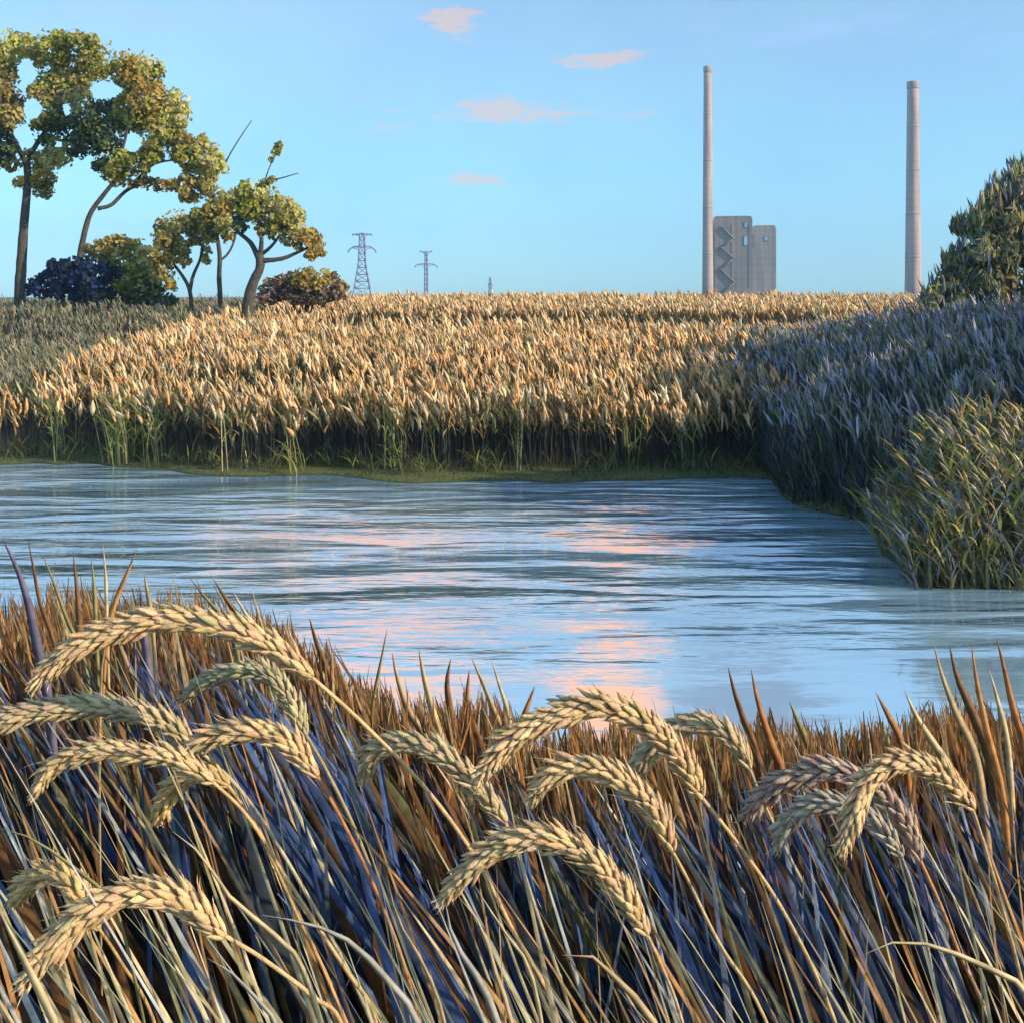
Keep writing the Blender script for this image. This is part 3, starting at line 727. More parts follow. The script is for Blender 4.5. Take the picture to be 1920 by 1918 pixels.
def bank_tree(label, X0, Y0, Ht, rad):
    gz = float(height(X0, Y0)); org = (X0, Y0, gz)
    root = empty('tree', org); tag(root, label, 'tree')
    mt = MB(); tube(mt, smooth_path([(X0, Y0, gz - .1), (X0 + .2, Y0, gz + Ht * .4), (X0, Y0 + .2, gz + Ht * .85)], 12), [0.28 - 0.018 * i for i in range(12)], BARK, S=9, wob=.1)
    mt.build('trunk', M_bark, root, origin=org)
    bl = []
    for k in range(26):
        a = random.uniform(0, 6.28); h = random.uniform(0.18, 0.95); r = rad * (1.1 - 0.5 * h) * random.uniform(0.2, 0.9)
        bl.append((X0 + math.cos(a) * r, Y0 + math.sin(a) * r, gz + Ht * h, rad * random.uniform(0.4, 0.55)))
    mc = MB()
    for (x, y, z, r) in bl:
        px = 960 + x / y * F; py = HOR + (EYE - z) / y * F
        st = random.getstate(); crown_mesh(mc, [(px, py, r * F / y)], y, org, RT, leaf=0.4, elong=1.5, updir=2.0, dens=0.7, depth=0); random.setstate(st)
    mc.build('crown', M_leaf, root, origin=org)
bank_tree('tall bushy tree on the right bank beyond the picture edge, casting shade on the reeds', 21.0, 19.8, 9.0, 3.2)
bank_tree('broad bushy tree further along the right bank beyond the picture edge', 25.0, 24.5, 9.5, 3.4)
bank_tree('low bushy tree between the two bank trees beyond the picture edge', 17.5, 22.5, 6.0, 2.4)

# ------------------------------------------------------------------ power station
YP = 620.0
def chimney(label, px, py_top, w_top, w_bot, Y):
    s = Y / F
    c = at(px, 556, Y); gz = float(height(c.x, Y))
    root = empty('chimney', (c.x, Y, gz)); tag(root, label, 'chimney', 'power station chimneys')
    topz = at(px, py_top, Y).z
    mb = MB(); n = 15
    tube(mb, [(0, 0, (topz - gz) * i / (n - 1)) for i in range(n)], [s * 0.5 * (w_bot + (w_top - w_bot) * (i / (n - 1)) ** 0.85) for i in range(n)], (0.46, 0.35, 0.32), S=40)
    mb.build('shaft', M_conc, root)
    mb = MB(); r = s * 0.5 * w_top
    tube(mb, [(0, 0, topz - gz + h) for h in (-3.0, -2.4, 0.6, 0.9)], [r * 1.01, r * 1.09, r * 1.09, r * 1.02], (0.40, 0.33, 0.33), S=40)
    mb.build('rim', M_conc, root)
    H_ = topz - gz
    for k in range(1, 5):
        mb = MB()
        z = H_ * k / 5; rr = s * 0.5 * (w_bot + (w_top - w_bot) * (k / 5) ** 0.85)
        tube(mb, [(0, 0, z + h) for h in (-0.45, -0.3, 0.3, 0.45)], [rr * 1.0, rr * 1.045, rr * 1.045, rr * 1.0], (0.42, 0.36, 0.36), S=40)
        mb.build('band', M_conc, root)
chimney('taller slender chimney beside the power station block', 1327, 128, 15, 21, YP)
chimney('stouter separate chimney standing right of the power station', 1712, 157, 21, 31, YP - 60)

s = YP / F
c = at(1398, 556, YP + 14); gz = float(height(c.x, c.y))
RZ = R(-9)
root = empty('power_station', (c.x, c.y, gz), RZ)
tag(root, 'grey stepped power station block with rounded top corners behind the tall chimney', 'building')
def pz(py): return at(0, py, YP).z - gz
def block(x0, x1, y0, y1, z1, col, name, rad=2.0):
    mb = MB(); prof = []
    for k in range(5):
        a = math.pi / 2 * k / 4
        prof.append((x0 + rad - rad * math.cos(a), z1 - rad + rad * math.sin(a)))
    for k in range(5):
        a = math.pi / 2 * (1 - k / 4)
        prof.append((x1 - rad + rad * math.cos(a), z1 - rad + rad * math.sin(a)))
    prof = [(x0, 0)] + prof + [(x1, 0)]
    n = len(prof)
    V = [(x, y0, z) for x, z in prof] + [(x, y1, z) for x, z in prof]
    mb.add(V, [(i, i + n, (i + 1) % n + n, (i + 1) % n) for i in range(n)], col)
    nb = mb.n - 2 * n
    mb.f.append(np.array([list(range(n))], dtype=np.int32) + nb); mb.f.append(np.array([list(range(n, 2 * n))[::-1]], dtype=np.int32) + nb)
    return mb.build(name, M_conc, root, smooth=False)
WP = 1 / 1.0
X_ = lambda px: (px - 1398) * s
wall = (0.28, 0.235, 0.225)
block(X_(1336), X_(1409), -9, 9, pz(404), wall, 'boiler_house')
block(X_(1409) + 0.02, X_(1453), -8.2, 9.5, pz(422), (0.32, 0.285, 0.27), 'turbine_hall')
# external stair / conveyor zigzag on the left face, thin pale blue windows on top
mb = MB()
zz = [(1352, 425), (1374, 447), (1350, 464), (1375, 484), (1349, 505), (1376, 530), (1350, 552)]
for (a, b) in zip(zz[:-1], zz[1:]):
    bar(mb, (X_(a[0]), -9.7, pz(a[1])), (X_(b[0]), -9.7, pz(b[1])), 1.1, (0.14, 0.14, 0.17))
for a in zz: box(mb, (X_(a[0]), -9.6, pz(a[1])), (2.4, 1.1, 0.5), (0.16, 0.16, 0.18))
mb.build('stair', M_steel, root)
mg = bpy.data.materials.new('pane_glass'); mg.use_nodes = True
pb = mg.node_tree.nodes['Principled BSDF']; pb.inputs['Base Color'].default_value = (0.42, 0.58, 0.68, 1); pb.inputs['Roughness'].default_value = 0.15; pb.inputs['Metallic'].default_value = 0.35
for (px, py, w, h, y) in ((1397, 421, 5, 10, -9), (1397, 451, 7, 18, -9), (1435, 447, 6, 9, -8.2)):
    mb = MB(); W_, H_ = w * s, h * s; x0, z0 = X_(px), pz(py)
    for (cx, cz, sx, sz) in ((0, H_ / 2, W_ + .6, .35), (0, -H_ / 2, W_ + .6, .35), (-W_ / 2, 0, .35, H_ - .35), (W_ / 2, 0, .35, H_ - .35)):
        box(mb, (x0 + cx, y - 0.15, z0 + cz), (sx, 0.3, sz), (0.22, 0.21, 0.22))
    fr_ = mb.build('window', M_conc, root, smooth=False)
    mb = MB(); box(mb, (x0, y - 0.06, z0), (W_ - .35, 0.1, H_ - .35)); mb.build('pane', mg, fr_, smooth=False)
mb = MB(); box(mb, (X_(1409), -8.35, pz(452)), (2.0, 0.3, 26 * s), (0.20, 0.20, 0.22)); mb.build('recess_panel', M_conc, root, smooth=False)
mb = MB()
for x_ in (X_(1340), X_(1372), X_(1404)):
    box(mb, (x_, -9.15, pz(480) - 0.0), (0.7, 0.3, 36), (0.30, 0.27, 0.27))
mb.build('pilaster', M_conc, root, smooth=False)

# ------------------------------------------------------------------ pylons
STEELC = (0.22, 0.26, 0.42)
def pylon(label, px, Y, py_top, half_b, half_w, half_t, arms, wbar, group='pylons on the horizon'):
    s = Y / F
    c = at(px, 556, Y); gz = float(height(c.x, Y))
    root = empty('pylon', (c.x, Y, gz), R(8)); tag(root, label, 'pylon', group)
    H_ = at(px, py_top, Y).z - gz
    hb, hw, ht = half_b * s, half_w * s, half_t * s
    def half(t): return hb + (hw - hb) * min(t / 0.55, 1) if t < 0.55 else hw + (ht - hw) * (t - 0.55) / 0.45
    mb = MB(); n = 10
    for sx in (-1, 1):
        for sy in (-1, 1):
            for i in range(n):
                t0, t1 = i / n, (i + 1) / n
                bar(mb, (sx * half(t0), sy * half(t0), H_ * t0), (sx * half(t1), sy * half(t1), H_ * t1), wbar * s)
    mb.c = [np.tile(np.array(STEELC, dtype=np.float32), (len(v_), 1)) for v_ in mb.v]
    mb.build('legs', M_steel, root)
    mb = MB()
    for i in range(n):
        t0, t1 = i / n, (i + 1) / n; a, b = half(t0), half(t1)
        for (p0, p1) in (((-a, -a), (b, -b)), ((a, -a), (-b, -b)), ((-a, a), (b, b)), ((a, a), (-b, b)), ((-a, -a), (-b, b)), ((a, -a), (b, b))):
            bar(mb, (*p0, H_ * t0), (*p1, H_ * t1), wbar * s * 0.28, STEELC)
        bar(mb, (-b, -b, H_ * t1), (b, -b, H_ * t1), wbar * s * 0.45, STEELC); bar(mb, (-b, b, H_ * t1), (b, b, H_ * t1), wbar * s * 0.45, STEELC)
    mb.build('lattice', M_steel, root)
    for (t, ha, droop) in arms:
        mb = MB(); z = H_ * t; A_ = ha * s; q = half(t)
        for sg in (-1, 1):
            P = smooth_path([(sg * q, 0, z), (sg * A_ * 0.55, 0, z + 0.004 * H_), (sg * A_ * 0.8, 0, z - droop * 0.35 * s), (sg * A_, 0, z - droop * s)], 10)
            tube(mb, P, [wbar * s * 0.42] * 10, STEELC, S=5)
            bar(mb, (sg * q, 0, z - 5 * s), (sg * A_ * 0.72, 0, z - droop * 0.2 * s), wbar * s * 0.3, STEELC)
            for xx in (A_ * 0.98,):
                tube(mb, [(sg * xx, 0, z - droop * s), (sg * xx, 0, z - droop * s - 3.0 * s)], wbar * s * 0.35, STEELC, S=5)
        bar(mb, (-q, 0, z), (q, 0, z), wbar * s * 0.8, STEELC)
        mb.build('crossarm', M_steel, root)
pylon('wide-legged lattice pylon nearest the trees', 679, 420, 438, 19, 6.5, 4, [(0.985, 18, 0), (0.80, 26, 8)], 3.6)
pylon('narrow single-column pylon right of the wide-legged one', 799, 560, 472, 2.6, 2.4, 1.4, [(0.985, 11, -3), (0.74, 21, 4)], 2.8)
pylon('tiny distant mast just above the reeds', 919, 900, 521, 3.0, 2.0, 0.8, [(0.7, 4, 1)], 1.8)

# ------------------------------------------------------------------ foreground: seed heads
def gz_(x, y): return float(height(x, y))
def to_ground(pts, Y0, Y1):
    return pts

HUSK = [(0.70, 0.54, 0.32), (0.62, 0.46, 0.26), (0.76, 0.60, 0.38)]
def head_stalk(label, head, stem, Y, hw, tone='cream', seed=0, lean_y=0.0, stemw=9):
    """head: pixel path tip->base, stem: pixel path base->down. Y distance at the head; hw half width in px"""
    tones = {'cream': ((0.62, 0.43, 0.22), (0.56, 0.39, 0.19)), 'olive': ((0.42, 0.36, 0.20), (0.36, 0.30, 0.15)), 'ochre': ((0.62, 0.42, 0.18), (0.50, 0.32, 0.13)),
             'grey': ((0.50, 0.39, 0.22), (0.42, 0.38, 0.26)), 'mauve': ((0.44, 0.31, 0.24), (0.52, 0.26, 0.12)), 'rust': ((0.60, 0.41, 0.21), (0.46, 0.20, 0.08)), 'blue': ((0.40, 0.35, 0.27), (0.36, 0.34, 0.28))}
    ch, cs = tones[tone]
    s = Y / F; hw = hw * 1.12
    n = 60
    hp = [at(a, b, Y) for a, b in head]
    # the arch swings a little towards the viewer so that it has depth
    m_ = len(hp)
    for i, q in enumerate(hp):
        t = i / (m_ - 1); d = 0.05 * (1 - t) ** 1.5 * lean_y
        hp[i] = Vector((q.x, q.y + d, EYE + (q.z - EYE) * (1 + d / Y)))
    path = smooth_path(hp, n)
    # stem runs down and roots in the ground
    sp_ = [hp[-2], hp[-1]] + [at(a, b, Y + 0.05 * (i + 1)) for i, (a, b) in enumerate(stem)]
    last, prev = sp_[-1], sp_[-2]
    d = (last - prev).normalized()
    g = gz_(last.x, last.y)
    d2 = Vector((d.x * 0.6, 0.12, d.z)).normalized()
    k = (last.z - g + 0.04) / max(0.2, -d2.z)
    foot = last + d2 * k
    foot.z = gz_(foot.x, foot.y) - 0.03
    sp_.append(last.lerp(foot, 0.5) + Vector((0.01, 0, 0))); sp_.append(foot)
    hw = hw * 1.0
    root = empty('wheat_stalk', (foot.x, foot.y, foot.z + 0.03)); tag(root, label, 'wheat stalk', 'bowed wheat stalks in the foreground')
    org = (foot.x, foot.y, foot.z + 0.03)
    ms = MB(); pp = smooth_path(sp_[1:], 60)
    tube(ms, pp, [s * stemw * 0.5 * (0.75 + 0.45 * i / len(pp)) for i in range(len(pp))], cs, S=8)
    # nodes on the stem
    for i in (20, 38):
        if i + 1 < len(pp): tube(ms, [pp[i].lerp(pp[i + 1], t) for t in (0, .15, .3, .45)], [s * stemw * .5, s * stemw * .62, s * stemw * .62, s * stemw * .5], tuple(c_ * 0.7 for c_ in cs), S=8)
    ms.build('stem', M_stem, root, origin=org)
    # rachis + grains
    mh = MB()
    tube(mh, path[2:], [s * 3.0] * (n - 2), tuple(c_ * 0.8 for c_ in ch), S=6)
    length = sum((path[i + 1] - path[i]).length for i in range(n - 1))
    gl_ = s * hw * 1.8; gw = s * hw * 0.52
    rows = int(length / (s * hw * 0.50))
    P = []; D = []; Ls = []; Ws = []; SD = []
    for r_ in range(rows + 1):
        t = r_ / rows; f = t * (n - 1); i = min(int(f), n - 2); q = path[i].lerp(path[i + 1], f - i)
        tg = (path[i] - path[i + 1]).normalized()       # towards the tip
        sd = Vector((0, 1, 0)); up = tg.cross(sd).normalized()
        if up.z < 0: up = -up
        taper = min(1, 0.45 + t * 2.6) * min(1, 0.7 + (1 - t) * 4)
        off = (r_ % 2) * 0.5
        for k2 in range(6):
            a = 2 * math.pi * (k2 + off) / 6 + random.uniform(-.12, .12)
            rd = up * math.cos(a) + sd * math.sin(a)
            lift = random.uniform(0.32, 0.60)
            dd = (tg + rd * lift).normalized()
            P.append(q + rd * gw * 0.35 * taper - tg * gl_ * 0.15); D.append(dd)
            Ls.append(gl_ * taper * random.uniform(0.72, 1.2)); Ws.append(gw * taper * random.uniform(0.75, 1.2)); SD.append(tg.cross(rd))
    N_ = len(P)
    col = np.tile(np.array(ch), (N_, 1)) * (1 + rng.normal(0, 0.13, (N_, 1))) * (1 + rng.normal(0, 0.05, (N_, 3)))
    spindles(mh, np.array([tuple(x) for x in P]), np.array([tuple(x) for x in D]), np.array(Ls), np.array(Ws), col.clip(0.02, 0.95), S=6,
             prof=(0.3, 0.85, 1.0, 0.92, 0.66, 0.10), flat=0.7, side=np.array([tuple(x) for x in SD]))
    # short papery awns
    Pa = np.array([tuple(x) for x in P]); Da = np.array([tuple(x) for x in D]); La = np.array(Ls); ka = rng.random(N_) < 0.55
    ribbons(mh, (Pa + Da * La[:, None] * 0.9)[ka], Da[ka], La[ka] * rng.uniform(0.25, 0.6, ka.sum()), gw * 0.16, rng.normal(0, gw * 0.3, (ka.sum(), 3)), np.array(ch) * 1.05, K=2)
    mh.build('seed_head', M_grain, root, origin=org)
    return root

HEADS = [
 ('largest cream seed head, arching at the upper left on a long diagonal stem', [(105, 1285), (160, 1222), (240, 1180), (335, 1160), (430, 1176), (510, 1212), (580, 1265)], [(680, 1355), (800, 1480), (890, 1605), (960, 1740), (1040, 1890)], 1.00, 26, 'cream', -1, 10),
 ('dim olive seed head directly under the largest arch', [(315, 1312), (380, 1272), (450, 1255), (510, 1275), (552, 1330), (572, 1375)], [(615, 1450), (680, 1590), (780, 1900)], 1.22, 19, 'olive', 1, 9),
 ('long low seed head running off the left edge below the largest arch', [(-30, 1385), (60, 1343), (150, 1325), (240, 1330), (320, 1362), (365, 1400)], [(450, 1480), (560, 1650), (690, 1900)], 1.10, 23, 'grey', -1, 9),
 ('short curved seed head on rust red stem, right of the crossing heads', [(350, 1410), (400, 1380), (470, 1370), (540, 1392), (592, 1450)], [(645, 1545), (705, 1670), (770, 1850)], 1.04, 24, 'rust', 0, 9),
 ('long seed head whose tip droops at the left, crossing a shorter drooping one', [(62, 1492), (100, 1436), (170, 1408), (260, 1410), (335, 1425), (395, 1462)], [(460, 1525), (540, 1650), (650, 1820), (700, 1900)], 0.96, 22, 'cream', 0, 9),
 ('short seed head drooping steeply down left from the crossing point', [(264, 1538), (295, 1488), (340, 1455), (390, 1448), (425, 1468)], [(480, 1550), (560, 1720), (640, 1900)], 1.05, 21, 'ochre', 1, 9),
 ('ochre seed head at the lower left edge behind the lowest arch', [(-25, 1690), (35, 1645), (100, 1642), (150, 1680), (182, 1735)], [(225, 1800), (290, 1918)], 0.95, 24, 'ochre', 1, 8),
 ('lowest big cream arch in the bottom left corner', [(97, 1843), (140, 1770), (195, 1705), (265, 1675), (345, 1690), (415, 1750)], [(490, 1795), (590, 1870), (640, 1918)], 0.86, 30, 'cream', -1, 11),
 ('grey-green seed head crossed by the long diagonal stem', [(667, 1462), (695, 1408), (760, 1392), (830, 1418), (890, 1468), (945, 1535)], [(970, 1600), (1010, 1720), (1070, 1900)], 1.16, 23, 'grey', 1, 9),
 ('big cream arch in the middle of the foreground', [(900, 1462), (955, 1392), (1035, 1345), (1120, 1326), (1200, 1350), (1270, 1415), (1312, 1490)], [(1390, 1590), (1470, 1710), (1560, 1900)], 1.00, 27, 'cream', -1, 10),
 ('bright cream seed head inside the middle arch, lower than it', [(997, 1500), (1040, 1448), (1115, 1440), (1190, 1482), (1235, 1535), (1258, 1590)], [(1290, 1650), (1350, 1770), (1430, 1900)], 0.93, 25, 'cream', 0, 9),
 ('small seed head behind the right shoulder of the middle arch', [(1190, 1458), (1222, 1408), (1270, 1368), (1325, 1355), (1372, 1382), (1403, 1435)], [(1430, 1500), (1485, 1615), (1560, 1760), (1630, 1900)], 1.25, 22, 'grey', 1, 8),
 ('lowest arch of the centre, at the end of the long diagonal stem', [(828, 1690), (880, 1628), (950, 1582), (1030, 1572), (1100, 1602), (1160, 1665), (1210, 1745)], [(1240, 1810), (1280, 1918)], 0.90, 26, 'cream', 0, 9),
 ('mauve seed head on an orange stem, behind the cream one at the right', [(1415, 1530), (1458, 1482), (1520, 1450), (1585, 1448), (1650, 1480), (1700, 1545), (1722, 1605)], [(1765, 1700), (1800, 1790), (1850, 1900)], 1.12, 24, 'mauve', 1, 9),
 ('cream seed head furthest right, tip hanging over two others', [(1547, 1598), (1578, 1525), (1622, 1455), (1690, 1428), (1760, 1452), (1822, 1512)], [(1850, 1600), (1890, 1740), (1930, 1900)], 0.98, 23, 'cream', -1, 9),
 ('blue-grey small seed head under the two right-hand arches', [(1478, 1592), (1498, 1538), (1545, 1505), (1610, 1520), (1660, 1560), (1688, 1600)], [(1710, 1660), (1740, 1780), (1760, 1900)], 1.06, 21, 'blue', 1, 8),
]
for i, (lb, hd, st, Y, hw, tn, ly, sw) in enumerate(HEADS):
    head_stalk(lb, hd, st, Y, hw, tn, i, ly, sw)

# ------------------------------------------------------------------ foreground: single blades
TANS = {'tan': (0.50, 0.37, 0.20), 'brown': (0.24, 0.13, 0.06), 'rust': (0.42, 0.19, 0.07), 'olive': (0.30, 0.28, 0.12), 'grey': (0.40, 0.38, 0.33), 'violet': (0.16, 0.14, 0.20), 'orange': (0.55, 0.27, 0.09), 'straw': (0.62, 0.50, 0.28)}
def blade(label, pts, Y, w, tone, group, dYs=0.0, rootdown=True):
    P = [at(a, b, Y + dYs * i) for i, (a, b) in enumerate(pts)]       # tip -> lower
    if rootdown:
        d = (P[-1] - P[-2]).normalized(); l = P[-1]
        foot = Vector((l.x + d.x * 0.3 * max(0.05, l.z - gz_(l.x, l.y)), l.y + 0.04, 0)); foot.z = gz_(foot.x, foot.y) - 0.03
        P += [l.lerp(foot, 0.5), foot]
    vis = sum((P[i + 1] - P[i]).length for i in range(len(pts) - 1))
    path = smooth_path(P, 44)[::-1]
    tot = sum((path[i + 1] - path[i]).length for i in range(43))
    s = Y / F; org = (P[-1].x, P[-1].y, P[-1].z + 0.03)
    mb = MB(); V = []; n = len(path)
    ry = random.uniform(-0.5, 0.5)
    for i, q in enumerate(path):
        t = i / (n - 1); d = (path[min(i + 1, n - 1)] - path[max(i - 1, 0)]).normalized()
        sd = d.cross(Vector((ry + 0.5 * math.sin(t * 3), 1, 0))).normalized(); nn = d.cross(sd)
        ww = s * w * 0.45 * min(1.0, 0.04 + ((1 - t) * tot / (0.75 * vis)) ** 0.75)
        V += [q - sd * ww, q + nn * ww * 0.30 , q + sd * ww, q + nn * ww * 0.12 ]
    Fc = []
    for i in range(n - 1):
        for k in range(4):
            Fc.append((i * 4 + k, i * 4 + (k + 1) % 4, (i + 1) * 4 + (k + 1) % 4, (i + 1) * 4 + k))
    c0 = np.array(TANS[tone]); cc = np.repeat(c0[None] * (0.9 + 0.25 * np.linspace(0, 1, n))[:, None], 4, 0)
    mb.add([tuple(v_) for v_ in V], Fc, cc)
    o = mb.build('grass_blade', M_blade, None, origin=org); o.location = org
    tag(o, label, 'grass blade', group)
    return o
GT = 'tall blades standing up against the pond'
for a in [
 ('violet-brown curved blade at the far left edge against the pond', [(4, 1010), (30, 1060), (50, 1120), (70, 1210), (88, 1300)], 1.5, 24, 'violet'),
 ('dark brown blade with square pale tip, second from the left edge', [(52, 1008), (62, 1060), (75, 1130), (105, 1220)], 1.6, 16, 'brown'),
 ('thin olive blade leaning left behind the dark brown one', [(78, 1035), (100, 1090), (125, 1160), (155, 1230)], 1.7, 10, 'olive'),
 ('short brown pointed blade left of the fork of pale stems', [(137, 1038), (142, 1080), (148, 1150), (150, 1210)], 1.8, 14, 'brown'),
 ('slim upright olive blade above the left end of the largest arch', [(170, 1040), (176, 1090), (180, 1170)], 1.8, 9, 'olive'),
 ('slim pale blade just left of the orange right-leaning blade', [(193, 1020), (198, 1080), (200, 1150)], 1.7, 9, 'straw'),
 ('wide orange blade leaning right over the pond at the left', [(258, 1028), (238, 1075), (215, 1130), (202, 1185)], 1.5, 17, 'orange'),
 ('upright thin straw stem crossing the heads at the left', [(205, 1178), (192, 1240), (188, 1330), (186, 1400)], 1.3, 12, 'tan'),
 ('pale short pointed blade with rounded brown tip above the largest arch', [(270, 1072), (276, 1110), (283, 1150)], 1.8, 15, 'tan'),
 ('violet wide upright blade behind the largest arch', [(262, 1100), (268, 1160), (278, 1260), (285, 1350)], 1.6, 22, 'violet'),
 ('olive blade slanting left above the top of the largest arch', [(355, 1082), (385, 1120), (420, 1160), (436, 1190)], 1.7, 12, 'olive'),
 ('brown blade slanting left, right of the olive slanting pair', [(400, 1085), (425, 1125), (455, 1170)], 1.8, 13, 'brown'),
 ('thin straw blade leaning left at the right shoulder of the largest arch', [(435, 1105), (460, 1150), (485, 1185)], 1.7, 10, 'straw'),
 ('brown spiky blade at the edge of the bank where the pond begins', [(580, 1158), (592, 1200), (615, 1260), (640, 1320)], 2.0, 22, 'brown'),
 ('thin leaning tip sticking up right of the steep bank edge', [(726, 1178), (718, 1220), (708, 1270), (700, 1310)], 2.0, 9, 'olive'),
 ('tan blade with sharp tip, first of the central tuft', [(735, 1222), (745, 1270), (765, 1330), (800, 1390)], 2.0, 18, 'tan'),
 ('tall brown and straw blade in the central tuft', [(785, 1215), (795, 1270), (810, 1330), (830, 1400)], 2.0, 22, 'straw'),
 ('broad brown pointed blade in the middle of the central tuft', [(845, 1235), (838, 1280), (845, 1340), (850, 1410)], 2.0, 22, 'brown'),
 ('narrow rust blade right of the broad brown one', [(880, 1255), (876, 1300), (875, 1360), (880, 1420)], 2.1, 20, 'rust'),
 ('leaning tan blade at the right of the central tuft', [(884, 1233), (905, 1280), (925, 1330), (945, 1380)], 2.0, 16, 'tan'),
 ('thin straw blade leaning left, last of the central tuft', [(922, 1237), (935, 1280), (948, 1320), (958, 1370)], 2.0, 10, 'straw'),
 ('brown blade bending right next to the middle arch', [(1003, 1285), (992, 1315), (980, 1350), (970, 1390)], 2.2, 16, 'rust'),
 ('tall brown blade between middle and right arches', [(1365, 1250), (1378, 1300), (1395, 1350), (1420, 1420)], 1.9, 18, 'brown'),
 ('rust blade right of the tall brown one, above the small seed head', [(1408, 1252), (1420, 1310), (1445, 1390), (1470, 1460)], 1.9, 18, 'rust'),
 ('olive narrow spike left of the right-hand heads', [(1480, 1313), (1495, 1350), (1515, 1400)], 2.1, 14, 'olive'),
 ('rust leaning blade above the cream head furthest right', [(1642, 1297), (1665, 1340), (1690, 1390)], 1.9, 15, 'rust'),
 ('straw leaning blade above the cream head furthest right', [(1695, 1292), (1720, 1345), (1755, 1400), (1780, 1440)], 1.8, 16, 'straw'),
 ('tan tall spike, first of the tall group at the right edge', [(1750, 1205), (1765, 1260), (1790, 1330), (1830, 1420)], 1.6, 17, 'tan'),
 ('wide brown spike, second of the tall group at the right edge', [(1780, 1210), (1795, 1270), (1825, 1340), (1855, 1420)], 1.65, 21, 'brown'),
 ('pale orange pointed blade with straight sides near the right edge', [(1821, 1203), (1830, 1270), (1850, 1370), (1880, 1500)], 1.5, 17, 'orange'),
 ('thin straw spike near the right edge, lower than its neighbours', [(1855, 1255), (1870, 1310), (1890, 1400)], 1.7, 12, 'straw'),
 ('tallest red-brown blade by the right edge', [(1868, 1192), (1882, 1250), (1900, 1330), (1920, 1400)], 1.6, 15, 'rust'),
]:
    blade(*a[:5], GT)
GL = 'bent leaves in the lower foreground'
for a in [
 ('long straw leaf bowing to the left above the corner at lower right', [(1617, 1790), (1665, 1768), (1740, 1770), (1830, 1805), (1925, 1860)], 0.78, 13, 'straw'),
 ('bent pale leaf with drooping tip at the bottom centre', [(1055, 1790), (1115, 1795), (1160, 1840), (1230, 1925)], 0.78, 15, 'tan'),
 ('violet-grey leaf curving to bottom from under the lowest left arch', [(388, 1795), (430, 1820), (470, 1860), (520, 1925)], 0.78, 15, 'grey'),
 ('long olive leaf slanting down from the left edge', [(0, 1552), (60, 1572), (130, 1620), (190, 1668), (215, 1700)], 0.9, 12, 'olive'),
 ('long grey leaf curving right towards the bottom centre', [(490, 1715), (590, 1735), (660, 1768), (720, 1830), (780, 1910)], 0.82, 15, 'grey'),
 ('bright straw leaf with bent tip in the blue gap at the left', [(322, 1557), (375, 1600), (430, 1680), (500, 1740), (560, 1800)], 0.86, 11, 'straw'),
 ('wide straw leaf in the bottom left corner', [(-5, 1700), (25, 1760), (70, 1850), (105, 1930)], 0.76, 26, 'straw'),
 ('pale bent leaf with knee, in front of the dark gap at centre bottom', [(860, 1680), (905, 1740), (925, 1810), (960, 1920)], 0.8, 10, 'tan'),
 ('wavy straw leaf below the lowest centre arch', [(890, 1660), (945, 1745), (985, 1800), (1015, 1915)], 0.82, 10, 'straw'),
 ('blue-grey wide leaf rising left of the centre bottom', [(835, 1690), (850, 1760), (900, 1840), (935, 1925)], 0.84, 16, 'grey'),
 ('tan leaf rising from bottom left of centre to a tip below the rust stem', [(725, 1640), (745, 1720), (800, 1820), (835, 1925)], 0.82, 12, 'tan'),
 ('rust knee-bent leaf at the right edge', [(1885, 1690), (1915, 1640), (1935, 1700), (1950, 1850)], 0.85, 12, 'rust'),
]:
    blade(*a[:5], GL)

# ------------------------------------------------------------------ foreground: grass mass
FX = [-400, 0, 120, 250, 380, 450, 560, 620, 640, 700, 760, 830, 900, 1000, 1100, 1300, 1400, 1500, 1600, 1700, 1750, 1850, 1920, 2300]
FY = [1110, 1120, 1118, 1118, 1130, 1165, 1195, 1215, 1262, 1295, 1312, 1318, 1315, 1345, 1365, 1355, 1345, 1378, 1362, 1348, 1312, 1320, 1345, 1320]
def fringe(px): return np.interp(px, FX, FY) - 40 * (vnoise(px, px * 0, 34, 55) - 0.5) - 22 * (vnoise(px, px * 0, 13, 56) - 0.5)

